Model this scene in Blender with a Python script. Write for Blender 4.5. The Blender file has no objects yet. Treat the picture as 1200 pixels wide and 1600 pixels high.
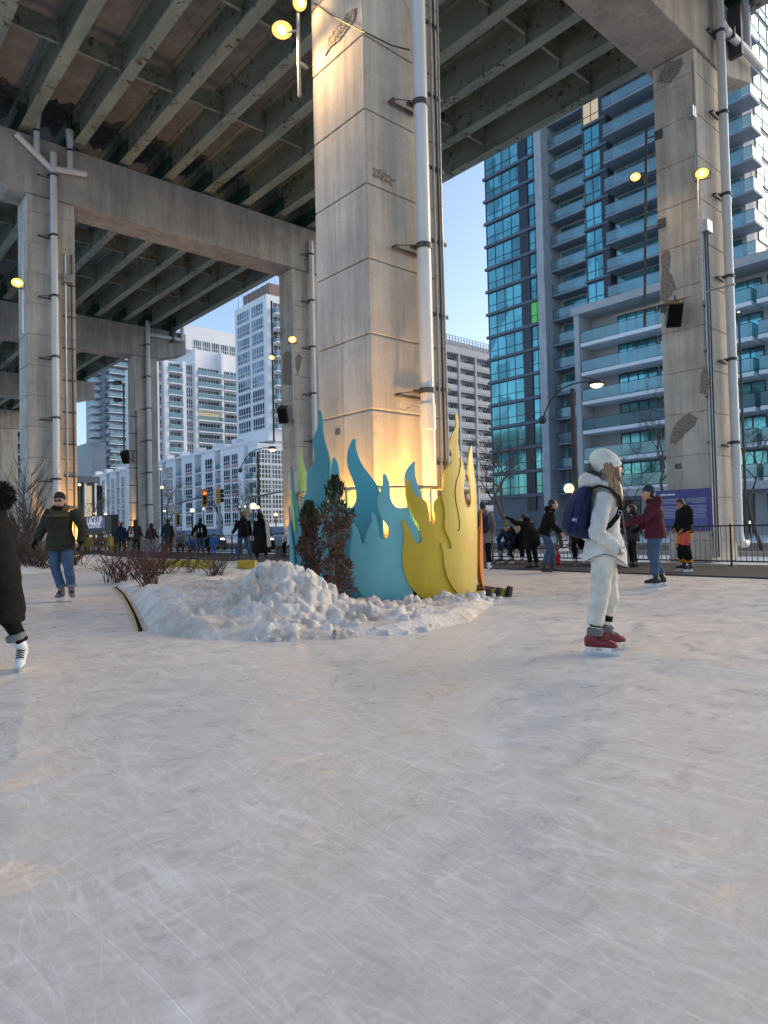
import bpy, bmesh, math, random
from mathutils import Vector, Matrix, noise
from math import sin, cos, pi, radians, atan2, hypot, sqrt
random.seed(7)
SC = bpy.context.scene
COL = SC.collection
# ------------------------------------------------------------------ camera
F, PITCH, ROLL, TH, EYE = 1050.0, .026, .0231, .7223, 1.1
VD = Vector((sin(TH)*cos(PITCH), cos(TH)*cos(PITCH), sin(PITCH)))
_r = Vector((cos(TH), -sin(TH), 0)); _u = _r.cross(VD)
IR = _r*cos(ROLL) - _u*sin(ROLL); IU = _r*sin(ROLL) + _u*cos(ROLL)
CAM = Vector((0, 0, EYE))
cd = bpy.data.cameras.new('camera'); cam = bpy.data.objects.new('camera', cd); COL.objects.link(cam)
cam.matrix_world = Matrix(((IR.x, IU.x, -VD.x, 0), (IR.y, IU.y, -VD.y, 0), (IR.z, IU.z, -VD.z, EYE), (0, 0, 0, 1)))
cd.sensor_fit = 'VERTICAL'; cd.sensor_height = 36; cd.sensor_width = 27; cd.lens = 36*F/1600
cd.clip_start = .05; cd.clip_end = 3000
SC.camera = cam
SC.render.resolution_x = 768; SC.render.resolution_y = 1024
# ------------------------------------------------------------------ world, sun, exposure
SUN_EL, SUN_AZ = radians(20), radians(105)
w = bpy.data.worlds.new('World'); SC.world = w; w.use_nodes = True
nt = w.node_tree; bg = nt.nodes['Background']
sky = nt.nodes.new('ShaderNodeTexSky'); sky.sky_type = 'NISHITA'; sky.sun_disc = False
sky.sun_elevation = SUN_EL; sky.sun_rotation = SUN_AZ; sky.altitude = 100; sky.air_density = 1.0; sky.dust_density = 2.0; sky.ozone_density = 1.8
nt.links.new(sky.outputs[0], bg.inputs[0]); bg.inputs[1].default_value = .138
sl = bpy.data.lights.new('sun', 'SUN'); sl.energy = .08; sl.angle = radians(40); sl.color = (1, .95, .9)
so = bpy.data.objects.new('sun', sl); COL.objects.link(so)
sd = Vector((sin(SUN_AZ)*cos(SUN_EL), cos(SUN_AZ)*cos(SUN_EL), sin(SUN_EL)))
so.rotation_euler = sd.to_track_quat('Z', 'Y').to_euler(); so.location = (0, -30, 60)
SC.view_settings.view_transform = 'Standard'; SC.view_settings.look = 'None'
SC.view_settings.exposure = 1.0; SC.view_settings.gamma = 1
# ------------------------------------------------------------------ placing helpers (survey of the place from the viewpoint)
def ray(x, y): return IR*((x-600)/F) - IU*((y-800)/F) + VD
def on(x, y, ax, val):
    d = ray(x, y); return CAM + d*((val-CAM[ax])/d[ax])
def ground(x, y, z=0): return on(x, y, 2, z)
def at(x, y, d): return CAM + ray(x, y)*d
def proj(p):
    q = Vector(p)-CAM; d = q.dot(VD)
    return (600+q.dot(IR)/d*F, 800-q.dot(IU)/d*F, d)
# ------------------------------------------------------------------ object helpers
def tag(o, label=None, cat=None, group=None, kind=None):
    if label: o['label'] = label
    if cat: o['category'] = cat
    if group: o['group'] = group
    if kind: o['kind'] = kind
    return o
def thing(name, label, cat, loc=(0, 0, 0), rz=0, group=None):
    o = bpy.data.objects.new(name, None); COL.objects.link(o)
    o.location = loc; o.rotation_euler = (0, 0, rz); o.empty_display_size = .2
    return tag(o, label, cat, group)
def link(name, me, parent=None, loc=None):
    o = bpy.data.objects.new(name, me); COL.objects.link(o)
    if parent: o.parent = parent
    if loc is not None: o.location = loc
    return o
def dup(o, loc=None, rz=None, parent=None, label=None):
    c = o.copy(); COL.objects.link(c)
    if parent: c.parent = parent
    if loc is not None: c.location = loc
    if rz is not None: c.rotation_euler = (0, 0, rz)
    if label: c['label'] = label
    for ch in list(o.children): dup(ch, parent=c)
    return c
class B:
    def __init__(s): s.v = []; s.f = []; s.m = []
    def add(s, vs, fs, mi=0):
        n = len(s.v); s.v += [tuple(p) for p in vs]
        s.f += [tuple(i+n for i in f) for f in fs]; s.m += [mi]*len(fs); return s
    def box(s, x0, x1, y0, y1, z0, z1, mi=0):
        if x0 > x1: x0, x1 = x1, x0
        if y0 > y1: y0, y1 = y1, y0
        if z0 > z1: z0, z1 = z1, z0
        return s.add([(x0,y0,z0),(x1,y0,z0),(x1,y1,z0),(x0,y1,z0),(x0,y0,z1),(x1,y0,z1),(x1,y1,z1),(x0,y1,z1)],
              [(0,3,2,1),(4,5,6,7),(0,1,5,4),(1,2,6,5),(2,3,7,6),(3,0,4,7)], mi)
    def prism(s, poly, axis, a0, a1, mi=0):
        n = len(poly)
        def P(p, a): return ((a, p[0], p[1]) if axis == 'x' else (p[0], a, p[1]) if axis == 'y' else (p[0], p[1], a))
        vs = [P(p, a0) for p in poly]+[P(p, a1) for p in poly]
        fs = [tuple(range(n)), tuple(range(2*n-1, n-1, -1))]+[(i, i+n, (i+1) % n+n, (i+1) % n) for i in range(n)]
        return s.add(vs, fs, mi)
    def tube(s, pts, r, n=8, mi=0, cap=True, ends=False):
        pts = [Vector(p) for p in pts]; k = len(pts)
        rs = list(r) if isinstance(r, (list, tuple)) else [r]*k
        if ends:   # rounded ends
            d0 = (pts[0]-pts[1]).normalized(); d1 = (pts[-1]-pts[-2]).normalized()
            p0, p1, r0, r1 = pts[0], pts[-1], rs[0], rs[-1]
            pts = [p0+d0*r0*.95, p0+d0*r0*.7]+pts+[p1+d1*r1*.7, p1+d1*r1*.95]
            rs = [r0*.3, r0*.72]+rs+[r1*.72, r1*.3]; k += 4
        up = None; vs = []; fs = []
        for i, p in enumerate(pts):
            t = (pts[min(i+1, k-1)]-pts[max(i-1, 0)]).normalized()
            if up is None:
                up = Vector((0, 0, 1)) if abs(t.z) < .9 else Vector((1, 0, 0))
            a = t.cross(up)
            if a.length < 1e-4: a = t.orthogonal()
            a.normalize(); b = a.cross(t).normalized(); up = b
            for j in range(n):
                q = 2*pi*j/n; vs.append(p+a*(cos(q)*rs[i])+b*(sin(q)*rs[i]))
        for i in range(k-1):
            for j in range(n):
                j2 = (j+1) % n; fs.append((i*n+j, i*n+j2, (i+1)*n+j2, (i+1)*n+j))
        if cap: fs.append(tuple(range(n-1, -1, -1))); fs.append(tuple((k-1)*n+j for j in range(n)))
        return s.add(vs, fs, mi)
    def loft(s, rings, n=16, mi=0):
        """rings: (centre, axis a (with length), axis b (with length))"""
        vs = []; fs = []; k = len(rings)
        for c, a, b in rings:
            c = Vector(c); a = Vector(a); b = Vector(b)
            for j in range(n):
                q = 2*pi*j/n; vs.append(c+a*cos(q)+b*sin(q))
        for i in range(k-1):
            for j in range(n):
                j2 = (j+1) % n; fs.append((i*n+j, i*n+j2, (i+1)*n+j2, (i+1)*n+j))
        fs.append(tuple(range(n-1, -1, -1))); fs.append(tuple((k-1)*n+j for j in range(n)))
        return s.add(vs, fs, mi)
    def ball(s, c, rx, ry=None, rz=None, nu=14, nv=9, mi=0, M=None):
        ry = ry or rx; rz = rz or rx; c = Vector(c); vs = []; fs = []
        for i in range(nv+1):
            a = pi*(i+.02)/(nv+.04)
            for j in range(nu):
                q = 2*pi*j/nu; p = Vector((rx*sin(a)*cos(q), ry*sin(a)*sin(q), rz*cos(a)))
                if M is not None: p = M @ p
                vs.append(c+p)
        for i in range(nv):
            for j in range(nu):
                j2 = (j+1) % nu; fs.append((i*nu+j, (i+1)*nu+j, (i+1)*nu+j2, i*nu+j2))
        fs.append(tuple(range(nu))); fs.append(tuple(nv*nu+j for j in range(nu-1, -1, -1)))
        return s.add(vs, fs, mi)
    def mesh(s, name, mats, smooth=False, bevel=0, fix=False, segs=1):
        me = bpy.data.meshes.new(name); me.from_pydata(s.v, [], s.f)
        for m in (mats if isinstance(mats, (list, tuple)) else [mats]): me.materials.append(m)
        me.polygons.foreach_set('material_index', s.m)
        if bevel or fix:
            bm = bmesh.new(); bm.from_mesh(me)
            if fix: bmesh.ops.recalc_face_normals(bm, faces=bm.faces)
            if bevel: bmesh.ops.bevel(bm, geom=list(bm.edges), offset=bevel, segments=segs, affect='EDGES', profile=.5)
            bm.to_mesh(me); bm.free()
        if smooth: me.polygons.foreach_set('use_smooth', [True]*len(me.polygons))
        me.update(); return me
    def obj(s, name, mats, parent=None, **k):
        return link(name, s.mesh(name, mats, **k), parent)
def blob(b, name, mats, parent=None, voxel=.012, iters=4, amp=0, scale=6, squash=(1, 1, 1), amp2=0, scale2=20):
    """fuse the closed shapes of a builder into one continuous skin; cloth folds by displacement"""
    me = b.mesh('tmp', mats); o = bpy.data.objects.new('tmp', me); COL.objects.link(o)
    r = o.modifiers.new('r', 'REMESH'); r.mode = 'VOXEL'; r.voxel_size = voxel
    if iters:
        sm = o.modifiers.new('s', 'SMOOTH'); sm.iterations = iters; sm.factor = .5
    dg = bpy.context.evaluated_depsgraph_get(); dg.update()
    m2 = bpy.data.meshes.new_from_object(o.evaluated_get(dg)); m2.name = name
    bpy.data.objects.remove(o); bpy.data.meshes.remove(me)
    m2.materials.clear()
    for m in (mats if isinstance(mats, (list, tuple)) else [mats]): m2.materials.append(m)
    if amp or amp2:
        off = Vector((random.random()*50, random.random()*50, random.random()*50))
        ns = [v.normal.copy() for v in m2.vertices]
        for v, nn in zip(m2.vertices, ns):
            p = v.co; q = Vector((p.x*squash[0], p.y*squash[1], p.z*squash[2]))
            d = amp*noise.noise(q*scale+off)
            if amp2: d += amp2*noise.noise(q*scale2+off)
            v.co = p+nn*d
    m2.polygons.foreach_set('use_smooth', [True]*len(m2.polygons)); m2.update()
    return link(name, m2, parent)
# ------------------------------------------------------------------ materials
MATS = {}
def nodes(name):
    m = bpy.data.materials.new(name); m.use_nodes = True; t = m.node_tree
    return m, t, t.nodes['Principled BSDF'], lambda a, b: t.links.new(a, b)
def N(t, kind, **k):
    n = t.nodes.new(kind)
    for a, b in k.items():
        if a.startswith('i_'):
            n.inputs[a[2:].replace('_', ' ')].default_value = b
        else: setattr(n, a, b)
    return n
def ramp(t, stops):
    r = t.nodes.new('ShaderNodeValToRGB'); e = r.color_ramp.elements
    while len(e) < len(stops): e.new(.5)
    for x, (p, c) in zip(e, stops): x.position = p; x.color = (c[0], c[1], c[2], 1) if isinstance(c, (tuple, list)) else (c, c, c, 1)
    return r
def mix(t, a, b, fac, mode='MIX'):
    n = t.nodes.new('ShaderNodeMix'); n.data_type = 'RGBA'; n.blend_type = mode
    for sock, v in ((n.inputs[6], a), (n.inputs[7], b), (n.inputs[0], fac)):
        if hasattr(v, 'is_linked') or isinstance(v, bpy.types.NodeSocket): t.links.new(v, sock)
        elif isinstance(v, (int, float)): sock.default_value = v if sock == n.inputs[0] else (v, v, v, 1)
        else: sock.default_value = (v[0], v[1], v[2], 1)
    return n.outputs[2]
def coords(t, scale=(1, 1, 1), rot=(0, 0, 0), loc=(0, 0, 0), src='Object'):
    c = t.nodes.new('ShaderNodeTexCoord'); m = t.nodes.new('ShaderNodeMapping')
    m.inputs['Scale'].default_value = scale; m.inputs['Rotation'].default_value = rot; m.inputs['Location'].default_value = loc
    t.links.new(c.outputs[src], m.inputs[0]); return m.outputs[0]
def tn(t, vec, scale, detail=4, rough=.55, dist=0):
    n = N(t, 'ShaderNodeTexNoise', i_Scale=scale, i_Detail=detail, i_Roughness=rough, i_Distortion=dist)
    t.links.new(vec, n.inputs[0]); return n.outputs[0]
def bump(t, bs, h, strength, dist=.01):
    b = N(t, 'ShaderNodeBump', i_Strength=strength, i_Distance=dist); t.links.new(h, b.inputs['Height'])
    t.links.new(b.outputs[0], bs.inputs['Normal']); return b
def pm(name, col, rough=.6, var=.12, scale=5, bmp=0, bscale=40, metal=0, spec=.5, per_object=0, stretch=(1, 1, 1), bdist=.004):
    if name in MATS: return MATS[name]
    m, t, bs, L = nodes(name); v = coords(t, stretch)
    n = tn(t, v, scale); lo = [c*(1-var) for c in col]; hi = [min(1, c*(1+var)) for c in col]
    r = ramp(t, [(.3, lo), (.7, hi)]); L(n, r.inputs[0]); out = r.outputs[0]
    if per_object:
        oi = t.nodes.new('ShaderNodeObjectInfo')
        rr = ramp(t, [(0, 1-per_object), (1, 1)]); L(oi.outputs['Random'], rr.inputs[0])
        out = mix(t, out, rr.outputs[0], 1.0, 'MULTIPLY')
    L(out, bs.inputs['Base Color']); bs.inputs['Roughness'].default_value = rough; bs.inputs['Metallic'].default_value = metal
    bs.inputs['Specular IOR Level'].default_value = spec
    if bmp: bump(t, bs, tn(t, v, bscale, 3), bmp, bdist)
    MATS[name] = m; return m
def emis(name, col, s, base=(.3, .25, .2)):
    if name in MATS: return MATS[name]
    m, t, bs, L = nodes(name); bs.inputs['Base Color'].default_value = (*base, 1)
    bs.inputs['Emission Color'].default_value = (*col, 1); bs.inputs['Emission Strength'].default_value = s
    MATS[name] = m; return m
def concrete(name, col, streak=.35, blot=.25, warm=0):
    m, t, bs, L = nodes(name)
    v = coords(t); vs = coords(t, (1, 1, .09))
    a = tn(t, v, .9, 6, .6); r1 = ramp(t, [(.3, 1-blot), (.72, 1.12)]); L(a, r1.inputs[0])
    b = tn(t, vs, 2.6, 5, .6); r2 = ramp(t, [(.35, 1-streak), (.62, 1.05)]); L(b, r2.inputs[0])
    c = tn(t, v, 38, 3); r3 = ramp(t, [(.3, .86), (.7, 1.1)]); L(c, r3.inputs[0])
    x = mix(t, col, r1.outputs[0], 1, 'MULTIPLY'); x = mix(t, x, r2.outputs[0], 1, 'MULTIPLY'); x = mix(t, x, r3.outputs[0], 1, 'MULTIPLY')
    d = tn(t, coords(t, (1, 1, .35), loc=(3, 7, 1)), 1.3, 6, .65); r4 = ramp(t, [(.58, 0), (.75, 1)]); L(d, r4.inputs[0])
    x = mix(t, x, (.23, .17, .11), mul(t, r4.outputs[0], .35), 'MIX')
    e = tn(t, coords(t, (5, 5, .12), loc=(11, 2, 5)), 1.2, 4, .6); r5 = ramp(t, [(.63, 0), (.72, 1)]); L(e, r5.inputs[0])
    x = mix(t, x, (.16, .12, .085), mul(t, r5.outputs[0], .38))
    vo = N(t, 'ShaderNodeTexVoronoi', i_Scale=.55); vo.feature = 'DISTANCE_TO_EDGE'
    wv = N(t, 'ShaderNodeVectorMath', operation='MULTIPLY_ADD'); wn_ = N(t, 'ShaderNodeTexNoise', i_Scale=2.2, i_Detail=5.0); L(v, wn_.inputs[0]); L(wn_.outputs[1], wv.inputs[0]); wv.inputs[1].default_value = (.7, .7, .7); L(v, wv.inputs[2]); L(wv.outputs[0], vo.inputs[0])
    r6 = ramp(t, [(0, 1), (.006, 0)]); L(vo.outputs[0], r6.inputs[0]); mk6 = ramp(t, [(.5, 0), (.6, 1)]); L(tn(t, v, .8, 3), mk6.inputs[0])
    x = mix(t, x, (.10, .09, .08), mul(t, mul(t, r6.outputs[0], mk6.outputs[0]), .7))
    L(x, bs.inputs['Base Color']); bs.inputs['Roughness'].default_value = .85; bs.inputs['Specular IOR Level'].default_value = .25
    h = mix(t, c, tn(t, v, 7, 4), .5); bump(t, bs, h, .35, .006)
    MATS[name] = m; return m
def mul(t, s, k):
    n = N(t, 'ShaderNodeMath', operation='MULTIPLY'); t.links.new(s, n.inputs[0])
    if isinstance(k, (int, float)): n.inputs[1].default_value = k
    else: t.links.new(k, n.inputs[1])
    return n.outputs[0]
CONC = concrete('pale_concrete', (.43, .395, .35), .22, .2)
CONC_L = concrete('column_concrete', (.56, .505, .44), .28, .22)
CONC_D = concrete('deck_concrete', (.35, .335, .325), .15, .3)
CONC_B = concrete('grey_building_concrete', (.50, .505, .52), .12, .1)
PATCH = pm('broken_concrete', (.23, .205, .18), .95, .65, 22, 1, 25, bdist=.03)
WHITE_PIPE = pm('white_pvc_pipe', (.66, .66, .65), .35, .08, 3, .1, 20, stretch=(1, 1, .15))
BLACK = pm('black_metal', (.015, .015, .017), .5, .3, 8)
DKSTEEL = pm('dark_steel', (.06, .06, .062), .55, .3, 8)
GALV = pm('galvanised_steel', (.36, .37, .38), .4, .2, 20, metal=.6)
GREENP = pm('green_paint', (.02, .08, .045), .6, .4, 6)
def steel_mat():
    m, t, bs, L = nodes('girder_steel'); v = coords(t); vl = coords(t, (1, .25, 1))
    a = tn(t, vl, 1.4, 5); r = ramp(t, [(.3, (.19, .215, .17)), (.7, (.36, .385, .29))]); L(a, r.inputs[0])
    b = tn(t, v, 3.4, 7, .7); rr = ramp(t, [(.56, 0), (.61, 1)]); L(b, rr.inputs[0])
    g = tn(t, v, .35, 2); rg = ramp(t, [(.42, 0), (.55, 1)]); L(g, rg.inputs[0])
    x = mix(t, r.outputs[0], (.07, .035, .018), mul(t, rr.outputs[0], rg.outputs[0]))
    L(x, bs.inputs['Base Color']); bs.inputs['Roughness'].default_value = .65; bump(t, bs, b, .2, .01); return m
GIRD = steel_mat()
# ------------------------------------------------------------------ ground, ice, walk, street
def snow_mat(name, col, dirt=.5, sc=1.0):
    m, t, bs, L = nodes(name); v = coords(t)
    a = tn(t, v, 1.3*sc, 7, .62); r = ramp(t, [(.42, 0), (.72, 1)]); L(a, r.inputs[0])
    b = tn(t, v, 14*sc, 5, .7); rb = ramp(t, [(.3, .82), (.62, 1.04)]); L(b, rb.inputs[0])
    d = mul(t, r.outputs[0], dirt)
    x = mix(t, col, (.40, .33, .25), d); x = mix(t, x, rb.outputs[0], 1, 'MULTIPLY')
    L(x, bs.inputs['Base Color']); bs.inputs['Roughness'].default_value = .8
    bs.inputs['Subsurface Weight'].default_value = .12; bs.inputs['Subsurface Radius'].default_value = (.05, .06, .08); bs.inputs['Subsurface Scale'].default_value = .3
    bump(t, bs, mix(t, b, tn(t, v, 45*sc, 4), .45), .9, .03); return m
SNOW = snow_mat('packed_snow', (.80, .82, .85), .35)
SNOW_P = snow_mat('ploughed_snow', (.82, .80, .77), .75, 1.8)
def ice_mat():
    m, t, bs, L = nodes('skated_ice')
    v = coords(t)
    big = tn(t, v, .35, 5, .6); rB = ramp(t, [(.3, (.625, .61, .588)), (.7, (.69, .675, .652))]); L(big, rB.inputs[0])
    med = tn(t, coords(t, (1, 1.5, 1), (0, 0, .5)), 2.6, 9, .74, .8); rM = ramp(t, [(.36, .90), (.60, 1.04)]); L(med, rM.inputs[0])
    x = mix(t, rB.outputs[0], rM.outputs[0], 1, 'MULTIPLY')
    wn = N(t, 'ShaderNodeTexNoise', i_Scale=.55, i_Detail=2.0); L(v, wn.inputs[0])
    def warped(scale, rot, sc, amt, loc):
        sb = N(t, 'ShaderNodeVectorMath', operation='MULTIPLY_ADD'); L(wn.outputs[1], sb.inputs[0]); sb.inputs[1].default_value = (amt, amt, 0); L(v, sb.inputs[2])
        mp = t.nodes.new('ShaderNodeMapping'); mp.inputs['Scale'].default_value = scale; mp.inputs['Rotation'].default_value = (0, 0, rot); mp.inputs['Location'].default_value = loc
        L(sb.outputs[0], mp.inputs[0]); return tn(t, mp.outputs[0], sc, 7, .78, .6)
    f1 = warped((1, .26, 1), .35, 24, 1.1, (0, 0, 0)); f2 = warped((.3, 1, 1), 1.35, 21, 1.4, (9, 3, 0))
    mk_ = tn(t, v, 1.7, 4, .6); rk_ = ramp(t, [(.4, 0), (.6, 1)]); L(mk_, rk_.inputs[0])
    ff = mix(t, f1, f2, rk_.outputs[0])
    rF = ramp(t, [(.30, .80), (.70, 1.17)]); L(ff, rF.inputs[0]); x = mix(t, x, rF.outputs[0], 1, 'MULTIPLY')
    f3 = tn(t, v, 60, 4, .7); rF = ramp(t, [(.3, .93), (.7, 1.06)]); L(f3, rF.inputs[0]); x = mix(t, x, rF.outputs[0], 1, 'MULTIPLY')
    hs = []
    # skate cuts: short broken contour lines of stretched noise in many directions
    for k in range(11):
        a_r = k*2.39; sc = (1.6, 2.4, 3.1, 4.2, 5.2)[k % 5]; wd = (.007, .010, .012, .016, .02)[k % 5]
        n = tn(t, coords(t, (1, .16+.05*(k % 3), 1), (0, 0, a_r), (k*13.1, k*7.7, 0)), sc, 2.0, .5, .9)
        s_ = N(t, 'ShaderNodeMath', operation='SUBTRACT'); L(n, s_.inputs[0]); s_.inputs[1].default_value = .46+.02*(k % 4)
        a_ = N(t, 'ShaderNodeMath', operation='ABSOLUTE'); L(s_.outputs[0], a_.inputs[0])
        rr = ramp(t, [(0, 1), (wd, 0)]); L(a_.outputs[0], rr.inputs[0])
        mk = tn(t, coords(t, (1, 1, 1), (0, 0, 0), (k*31, k*17, 0)), 2.2, 5, .75); rk = ramp(t, [(.44, 0), (.56, 1)]); L(mk, rk.inputs[0])
        q = mul(t, mul(t, rr.outputs[0], rk.outputs[0]), (.42, .07, .38)[k % 3]); hs.append(q)
        x = mix(t, x, (.86, .875, .88) if k % 3 != 1 else (.34, .33, .32), q)
    # scraped white patches of shaved ice
    for k, (sc, lo, am) in enumerate(((5.0, .60, .6), (13, .62, .6))):
        sp = tn(t, coords(t, (1, 1.6, 1), (0, 0, .9+k), (5+k*9, 5, 0)), sc, 8, .7, .4); rs = ramp(t, [(lo, 0), (lo+.07, 1)]); L(sp, rs.inputs[0])
        x = mix(t, x, (.80, .83, .85), mul(t, rs.outputs[0], am))
    L(x, bs.inputs['Base Color'])
    rr = ramp(t, [(.38, .24), (.60, .60)]); L(med, rr.inputs[0]); L(rr.outputs[0], bs.inputs['Roughness'])
    bs.inputs['Specular IOR Level'].default_value = .4; bs.inputs['IOR'].default_value = 1.31
    h = mix(t, med, ff, .5)
    for q in hs[:2]: h = mix(t, h, (0, 0, 0), q)
    bump(t, bs, h, .25, .010); return m
ICE = ice_mat()
ASPH = pm('street_asphalt', (.06, .06, .065), .8, .35, 2, .4, 60)
RUBBER = pm('dark_rubber_matting', (.035, .036, .04), .8, .4, 12, .5, 90)
def plane(name, poly, z, mat, label=None):
    me = bpy.data.meshes.new(name); me.from_pydata([(x, y, z) for x, y in poly], [], [tuple(range(len(poly)))]); me.materials.append(mat)
    return tag(link(name, me), kind='structure', label=label, cat='ground' if label else None)
plane('ground', [(-700, -500), (900, -500), (900, 1100), (-700, 1100)], -.06, SNOW)
plane('ice_rink', [(-16, -12), (13.75, -12), (13.75, 16), (12.9, 21), (12.9, 60), (-16, 60)], 0.0, ICE)
wk = B().box(13.75, 17.6, -12, 16, -.1, .03); wk.box(12.9, 17.6, 16.0, 70, -.1, .0301)
tag(wk.obj('walkway', RUBBER), kind='structure')
plane('street', [(24, -60), (33, -60), (33, 400), (24, 400)], -.052, ASPH)
kb = B().box(23.7, 24, -60, 400, -.2, .09).box(33, 33.3, -60, 400, -.2, .09)
tag(kb.obj('street_kerb', CONC), kind='structure')
# ------------------------------------------------------------------ elevated expressway
AX, AY, PITCH_X, ZC, ZT = 6.93, 8.10, 12.4, 14.7, 17.0
BENTS = [8.10, 28.70, 50.10, 71.5, 92.9, 114.3]
ex = thing('elevated_expressway', 'green grey steel girders and concrete deck of the raised expressway overhead', 'bridge', (0, 0, ZT))
def xobj(b, name, mat, par, **k):
    o = b.obj(name, mat, par, **k); o.matrix_parent_inverse = Matrix.Translation(par.location).inverted(); return o
YD0, YD1 = -22, 150
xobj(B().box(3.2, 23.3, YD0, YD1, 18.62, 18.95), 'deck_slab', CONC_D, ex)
xobj(B().box(22.95, 23.3, YD0, YD1, 18.951, 19.9).box(3.2, 3.55, YD0, YD1, 18.951, 19.9), 'parapet', CONC, ex)
GX = [22.56-1.96*i for i in range(10)]
for i, x in enumerate(GX):
    b = B(); z0 = 17.17
    b.box(x-.21, x+.21, YD0, YD1, z0, z0+.05); b.box(x-.02, x+.02, YD0, YD1, z0+.05, 18.56); b.box(x-.19, x+.19, YD0, YD1, 18.56, 18.617)
    for y in BENTS:
        for dy in (5.15, 10.3, 15.45, 20.4, .75):
            b.box(x-.17, x+.17, y+dy-.012, y+dy+.012, z0+.052, 18.558)
    xobj(b, 'girder', GIRD, ex)
    for y in BENTS[:5]:
        xobj(B().box(x-.24, x+.24, y+.2, y+1.15, ZT+.005, z0-.003).box(x+.03, x+.2, y-.5, y+1.9, z0+.055, z0+.75).box(x-.2, x-.03, y-.5, y+1.9, z0+.055, z0+.75), 'bearing', GREENP, ex)
SOOT = pm('soot_stain', (.10, .092, .086), .95, .6, 3)
rs_ = random.Random(9)
for y in BENTS[:3]:
    for i in range(9):
        x0, x1 = GX[i+1]+.2, GX[i]-.2; n_ = 9
        e0 = [(x0+(x1-x0)*q/n_, y-rs_.uniform(.1, .7)) for q in range(n_+1)]; e1 = [(x0+(x1-x0)*q/n_, y+1.5+rs_.uniform(.1, .95)) for q in range(n_, -1, -1)]
        xobj(B().prism(e0+e1, 'z', 18.606, 18.6195), 'soot_stain', SOOT, ex, fix=True)
for y in [YD0+3, YD0+8, YD0+13, YD0+18, 1.2, 5.2]+[yb+d for yb in BENTS for d in (5.15, 10.3, 15.45)]:
    b = B()
    for i in range(9):
        x0, x1 = GX[i+1]+.026, GX[i]-.026
        b.box(x0, x1, y-.06, y+.06, 17.62, 17.66); b.box(x0, x1, y-.01, y+.01, 17.66, 18.3); b.box(x0, x1, y-.06, y+.06, 18.3, 18.33)
    xobj(b, 'cross_beam', GIRD, ex)
def column_mesh(wx, ly, zbot, ztop, j0=9.12, step=1.22):
    b = B(); g = .011
    zs = [zbot]; z = j0-step*12
    while z < ztop-.1:
        if z > zbot+.15: zs.append(z)
        z += step
    zs.append(ztop)
    for a, c in zip(zs, zs[1:]): b.box(0, wx, 0, ly, a+g, c-g)
    b2 = b.mesh('column', CONC_L, bevel=.018, segs=2)
    c2 = B().box(.03, wx-.03, .03, ly-.03, zbot, ztop-.01)
    bm = bmesh.new(); bm.from_mesh(b2); me = c2.mesh('x', CONC_L); bm.from_mesh(me); bm.to_mesh(b2); bm.free(); return b2
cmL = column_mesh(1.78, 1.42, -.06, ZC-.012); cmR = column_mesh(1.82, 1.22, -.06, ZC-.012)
PIERS = []
piers_lab = ['massive concrete pier nearest the camera, flame panels round its left column', 'second concrete pier with a column behind the skater in the green jacket',
             'third concrete pier far down the rink by the lounge sign', 'fourth concrete pier seen dimly under the far deck', 'fifth concrete pier at the far end of the deck', 'last concrete pier far down the deck']
for k, y in enumerate(BENTS):
    p = thing('concrete_pier', piers_lab[k], 'bridge pier', (AX, y, 0), group=None)
    poly = [(4.6-AX, 15.5), (6.3-AX, ZC), (21.3-AX, ZC), (23.5-AX, 15.38), (23.5-AX, ZT), (4.6-AX, ZT)]
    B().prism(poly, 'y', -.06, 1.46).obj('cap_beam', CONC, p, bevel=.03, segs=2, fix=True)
    link('column', cmL, p); link('column', cmR, p, (PITCH_X, 0, 0)); PIERS.append(p)
def relp(o, par):   # keep world placement of a child built in world coordinates
    o.parent = par; o.matrix_parent_inverse = Matrix.Translation(par.location).inverted(); return o
# broken patches of concrete
def patch(par, axis, plane, pts, th=.012):
    """irregular spalled patch lying on a column face; pts surveyed on the face"""
    P = [on(x, y, 0 if axis == 'x' else 1, plane) for x, y in pts]
    poly = [(p.y, p.z) if axis == 'x' else (p.x, p.z) for p in P]
    out = []
    for i in range(len(poly)):
        a, c = poly[i], poly[(i+1) % len(poly)]
        for q in range(4):
            f = q/4; out.append((a[0]+(c[0]-a[0])*f+random.uniform(-.025, .025), a[1]+(c[1]-a[1])*f+random.uniform(-.025, .025)))
    cx = sum(p[0] for p in out)/len(out); cz = sum(p[1] for p in out)/len(out); vs = []; n = len(out); fs = []
    for r, d in ((1.0, 0), (.93, th), (.6, th*.6), (.3, th*1.4)):
        for p in out:
            a, c = cx+(p[0]-cx)*r+random.uniform(-.008, .008), cz+(p[1]-cz)*r+random.uniform(-.008, .008); dd = -(d+random.uniform(0, .006))
            vs.append((plane+dd, a, c) if axis == 'x' else (a, plane+dd, c))
    for k in range(3):
        for i in range(n): fs.append((k*n+i, k*n+(i+1) % n, (k+1)*n+(i+1) % n, (k+1)*n+i))
    fs.append(tuple(3*n+i for i in range(n)))
    relp(B().add(vs, fs).obj('spalled_patch', PATCH, par, fix=True), par)
XA, XR = AX, AX+PITCH_X
patch(PIERS[0], 'x', XA, [(507, 88), (512, 62), (530, 40), (541, 24), (543, 18), (558, 12), (556, 30), (545, 45), (530, 65), (515, 78)])
patch(PIERS[0], 'x', XR, [(1026, 128), (1032, 112), (1046, 97), (1065, 90), (1068, 100), (1060, 115), (1050, 127), (1036, 131)])
patch(PIERS[0], 'x', XR, [(1034, 478), (1033, 400), (1038, 390), (1046, 392), (1048, 410), (1044, 425), (1052, 432), (1055, 448), (1048, 462), (1040, 470)])
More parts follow.
